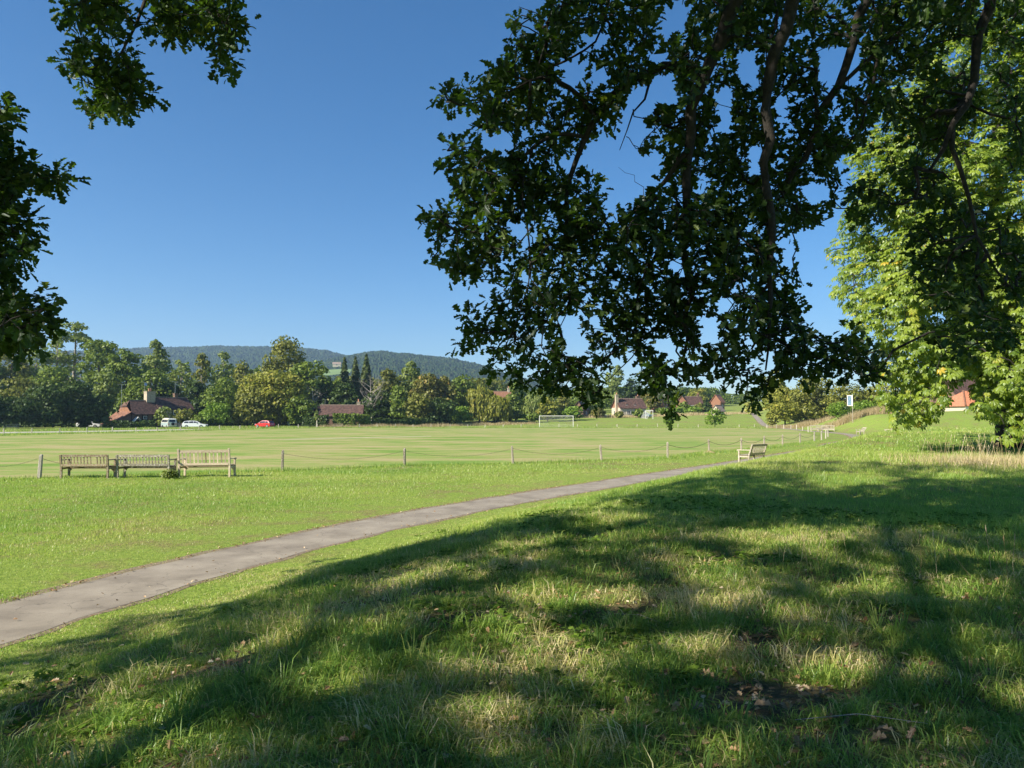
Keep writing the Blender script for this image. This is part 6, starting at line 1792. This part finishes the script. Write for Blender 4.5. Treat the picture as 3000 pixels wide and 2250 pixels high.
def strip(pts, n, h, w_, mat, label, tone=(.5, .3), thick=1.2, seed=1, name='grass_strip', wd=.03):
    rs = np.random.default_rng(seed)
    Q = resample(np.array([p[:2] for p in pts], float), 300); i = rs.integers(0, 299, n); f = rs.random((n, 1))
    c = Q[i] * (1 - f) + Q[i + 1] * f + rs.normal(size=(n, 2)) * thick * .5
    V, F, tt = blades(c[:, 0], c[:, 1], h * (.4 + .7 * rs.random(n)) * (.6 + .8 * vnoise(c[:, 0] * .4, c[:, 1] * .4, seed)), np.full(n, wd), .15 + .5 * rs.random(n), np.clip(rs.normal(tone[0], tone[1], n), 0, 1), 1, seed)
    o = link(name, np_mesh(name, [(V, F)], tone=tt), mat); tag(o, label, 'grass', kind='stuff'); return o
strip([p + np.array([0, -.1, 0]) for p in NP[:13]], 14000, .20, .02, M['blade'], 'longer grass growing along the near fence', (.36, .18), .8, 3, wd=.018)
strip([p + np.array([0, -1.2, 0]) for p in FP[7:]], 16000, .38, .05, M['blade'], 'uncut grass along the far fence', (.40, .2), 1.6, 4, wd=.06)
strip([at(px, 1250, Y) for px, Y in ((-200, 112), (0, 118), (250, 128), (450, 140), (700, 158), (900, 160))], 12000, .45, .05, M['blade'], 'weedy verge in front of the cottage and dark bushes', (.42, .25), 3.5, 5, wd=.08)
strip([at(px, 1240, Y) for px, Y in ((930, 161), (1080, 164), (1260, 172), (1345, 180), (1500, 188), (1560, 190))], 9000, .8, .05, M['dryblade'], 'tall bleached grass along the foot of the hedge and willow', (.4, .3), 2.0, 6, wd=.06)
strip([at(px, 1215, Y) for px, Y in ((1720, 222), (1850, 226), (1990, 240), (2190, 262))], 8000, 1.0, .05, M['dryblade'], 'strip of dry grass in front of the far cottages', (.6, .25), 2.5, 7, wd=.09)
strip([at(px, 1215, Y) for px, Y in ((2435, 119), (2500, 117), (2570, 116), (2660, 116))], 9000, 1.1, .05, M['dryblade'], 'tall dry grass on the crest of the right bank', (.35, .25), 2.2, 8, wd=.05)
strip([at(px, 1245, Y) for px, Y in ((2275, 150), (2310, 146), (2350, 142), (2420, 134))], 7000, .9, .05, M['dryblade'], 'orange dry grass at the foot of the hawthorns', (.3, .25), 2.0, 9, wd=.05)

def stalks(px, py, zz, n, h, label, seed, spread=.5, w_=.006, mat='dryblade'):
    rs = np.random.default_rng(seed); c = G(px, py, zz); mb = []
    a = rs.random(n) * 6.28; r = spread * rs.random(n)
    for k in range(n):
        b = np.array([c[0] + math.cos(a[k]) * r[k] * 1.8, c[1] + math.sin(a[k]) * r[k], 0]); b[2] = tz(b[0], b[1])
        L = h * rs.uniform(.5, 1.1); d = np.array([rs.normal() * .25, rs.normal() * .2, 1]); t = b + d * L; m = (b + t) / 2 + rs.normal(size=3) * .03 * L
        mb.append(tube(np.array([b, m, t]), [w_ * .6, w_ * .45, w_ * .3], 3))
        mb.append(tube(np.array([t, t + d * L * .09, t + d * L * .18]), [w_ * .4, w_ * 1.1, w_ * .2], 3))
    org = np.array([c[0], c[1], tz(c[0], c[1])])
    if n < 20:
        root = empty('dry_grass_clump', org, 0, label, 'grass clump')
        for k in range(0, len(mb), 2):
            V, F = merge(mb[k:k + 2])
            link('stalk', np_mesh('stalk', [(V - org, F)], tone=np.full(len(V), rs.random() * .8)), M[mat], root)
        return
    V, F = merge(mb)
    o = link('dry_grass_clump', np_mesh('dry_grass_clump', [(V - org, F)], tone=np.clip(rs.normal(.5, .25, len(V)), 0, 1)), M[mat], None, org)
    tag(o, label, 'grass clump', kind='stuff')
stalks(2400, 1600, .85, 16, .32, 'clump of pinkish dry seed stalks in the sunlit tuft right of centre', 1, .25, .005)
stalks(2870, 1345, 1.0, 70, .62, 'tall bleached grass clump in front of the chestnut', 2, 1.0, .006)
stalks(2930, 1640, .8, 9, .40, 'few bent dry stalks near the right edge', 3, .45, .006)
stalks(1440, 1590, .45, 3, .28, 'single forked dry weed stalk in the middle of the bank', 4, .06, .004)
def dry_blades():
    rs = np.random.default_rng(31); c = G(2850, 1352, 1.0); n = 5000
    n = 1800; x = c[0] + .4 + rs.normal(size=n) * 1.1; y = c[1] + rs.normal(size=n) * .7
    V, F, tt = blades(x, y, .16 + .22 * rs.random(n), np.full(n, .014), .2 + .6 * rs.random(n), np.clip(rs.normal(.70, .25, n), 0, 1), 1, 32)
    o = link('dry_grass', np_mesh('dry_grass', [(V, F)], tone=tt), M['dryblade']); tag(o, 'straw coloured grass under the chestnut', 'grass', kind='stuff')
dry_blades()

def weeds():
    """low clover and plantain leaves between the blades"""
    rs = np.random.default_rng(51); n = 5200
    x, y = area_pts(n, 2.8, 14, -40, 40, 52, 1.4); d = path_dist(x, y)
    ok = (d > 1.8) & (vnoise(x * .9 + 3, y * .9, 91) > .55); x, y = x[ok], y[ok]; n = len(x)
    k = 5; a = rs.random(n * k) * 6.28; q = .018 + .03 * rs.random(n * k)
    X = np.repeat(x, k) + np.cos(a) * q; Y = np.repeat(y, k) + np.sin(a) * q
    Z = terrain(X, Y) + .03 + .035 * rs.random(n * k)
    V, F = scatter(QV, QF, np.stack([X, Y, Z], 1), frames(np.stack([np.cos(a), np.sin(a), .25 + 0 * a], 1), norm(np.stack([rs.normal(size=n * k) * .3, rs.normal(size=n * k) * .3, np.ones(n * k)], 1))), .026 + .03 * rs.random(n * k))
    o = link('clover', np_mesh('clover', [(V, F)], tone=np.repeat(np.clip(rs.normal(.3, .2, n * k), 0, .9), len(QV))), FOL['bright'])
    tag(o, 'low clover and broad weed leaves in the turf', 'weeds', kind='stuff')
weeds()

# ------------------------------------------------------------------ leaf litter
M['deadleaf'] = leaf_mat('fallen_leaf', (0.16, 0.085, 0.035), (0.42, 0.26, 0.12), (0.62, 0.50, 0.34), .12, .04)
M['deadleaf2'] = simple('fallen_oak_leaf', (0.30, 0.20, 0.11), .8, var=.4, scale=20)
def litter():
    rs = np.random.default_rng(41)
    x, y = area_pts(9000, 2.8, 9, -40, 40, 42, 1.3)
    p = bare(x, y); d = path_dist(x, y)
    ok = (d > 1.2) & (rs.random(len(x)) < .05 + .7 * p)
    x, y = x[ok], y[ok]
    # edge of the path
    i = rs.integers(60, 520, 4200); side = np.where(rs.random(4200) < .75, 1, -1)
    T = norm(np.gradient(pc, axis=0)); Nn = np.stack([-T[:, 1], T[:, 0]], 1)
    e = pc[i] + Nn[i] * (side * (.76 + np.abs(rs.normal(size=4200)) * .06 - np.abs(rs.normal(size=4200)) * .06))[:, None]
    # a few on the asphalt
    j = rs.integers(60, 520, 420); f = pc[j] + Nn[j] * rs.uniform(-.7, .7, 420)[:, None]
    x = np.r_[x, e[:, 0], f[:, 0]]; y = np.r_[y, e[:, 1], f[:, 1]]; n = len(x)
    z = terrain(x, y) + .028 + rs.random(n) * .012
    ax = norm(np.stack([rs.normal(size=n), rs.normal(size=n), rs.normal(size=n) * .35], 1)); up = norm(np.stack([rs.normal(size=n) * .4, rs.normal(size=n) * .4, np.ones(n)], 1))
    sc = np.full(n, .045) * (.5 + .8 * rs.random(n)); sc[-4620:] *= .8
    V, F = scatter(OLV, OLF, np.stack([x, y, z], 1), frames(ax, up), sc)
    o = link('leaf_litter', np_mesh('leaf_litter', [(V, F)], tone=np.repeat(rs.random(n), len(OLV))), M['deadleaf']); tag(o, 'small brown leaves littering bare soil and path edges', 'leaf litter', kind='stuff')
    # single large fallen leaves
    spots = [(2250,1905),(2215,1930),(2190,1950),(2240,1880),(2140,1960),(2085,1995),(2235,2035),(2400,2055),(2260,2100),(2460,2150),(2660,2230),(2600,2225),(2620,2210),(2430,2080),(1580,1900),(1545,1925),(1590,1880),(1250,2215),(1660,2210),(2770,2070),(2480,1800),(2050,1985),(2300,2090),(2030,2110)]
    proto = None
    for k, (px, py) in enumerate(spots):
        c = G(px, py, .6); c[2] = tz(c[0], c[1]) + .03
        if proto is None:
            V, F = OLV * .115, OLF
            proto = link('fallen_leaf', np_mesh('fallen_leaf', [(V * np.array([1, 1.25, 1.8]), F)]), M['deadleaf2']); o = proto
        else:
            o = proto.copy(); COL.objects.link(o)
        o.location = tuple(c); o.rotation_euler = (rs.uniform(-.5, .5), rs.uniform(-.4, .4), rs.uniform(0, 6.28)); s_ = rs.uniform(.55, .95); o.scale = (s_,) * 3
        lb = ['in the middle of the upper right leaf pile', 'left of the middle of the upper leaf pile', 'at the lower left of the upper leaf pile', 'at the top of the upper leaf pile', 'left of and below the upper leaf pile', 'farther left of the dark soil patch', 'at the top edge of the dark soil patch', 'at the right end of the dark soil patch', 'in the centre of the dark soil patch', 'right of the patch, above the bottom edge', 'rightmost of three at the bottom edge', 'leftmost of three at the bottom edge', 'middle of three near the bottom edge', 'right of the soil patch, above the long stick', 'in the sunlit gap at the centre', 'below the sunlit gap at the centre', 'above the sunlit gap at the centre', 'at the bottom edge left of centre', 'at the bottom edge right of centre', 'right of the long thin stick', 'alone in grass right of the bare earth', 'between bare earth and soil patch', 'right of centre in the dark soil patch', 'at the lower left of the soil patch'][k]
        tag(o, 'curled brown oak leaf ' + lb, 'leaf', 'large fallen oak leaves')
litter()
def twigs():
    for k, (a, b, lb) in enumerate([((2330, 2150), (2720, 2185), 'long thin pale stick lying at the bottom right'), ((1800, 1800), (1960, 1835), 'thin dry twig by the bare earth in the middle'), ((150, 1990), (120, 2010), 'short bent straw at lower left')]):
        p = G(*a, .62); q = G(*b, .62); p[2] = tz(p[0], p[1]) + .05; q[2] = tz(q[0], q[1]) + .05
        m = (p + q) / 2 + np.array([0, .02, .03]); org = p.copy()
        V, F = tube(np.array([p, m, q]) - org, [.002, .002, .001], 5)
        o = link('twig', np_mesh('twig', [(V, F)], smooth_shade=True), M['bark_dead'], None, org); tag(o, lb, 'twig')
twigs()

# ------------------------------------------------------------------ haze
def haze():
    mb = MB(); mb.box((0, 1500, 195), (9000, 4600, 420))
    m, t = new_mat('haze'); k = N(t)
    v = k.n('ShaderNodeVolumePrincipled'); v.inputs['Density'].default_value = HAZE
    v.inputs['Color'].default_value = (0.50, 0.72, 1.0, 1); v.inputs['Anisotropy'].default_value = 0.2
    o = k.n('ShaderNodeOutputMaterial'); k.l(v.outputs[0], o.inputs['Volume'])
    h = mb.build('haze', m); h['kind'] = 'stuff'; h['label'] = 'thin blue haze over the valley'
HAZE = 0.00018
USE_HAZE = True
if USE_HAZE: haze()
tot = sum(len(o.data.polygons) for o in bpy.data.objects if o.type == 'MESH')
print('objects', len(bpy.data.objects), 'polys', tot)
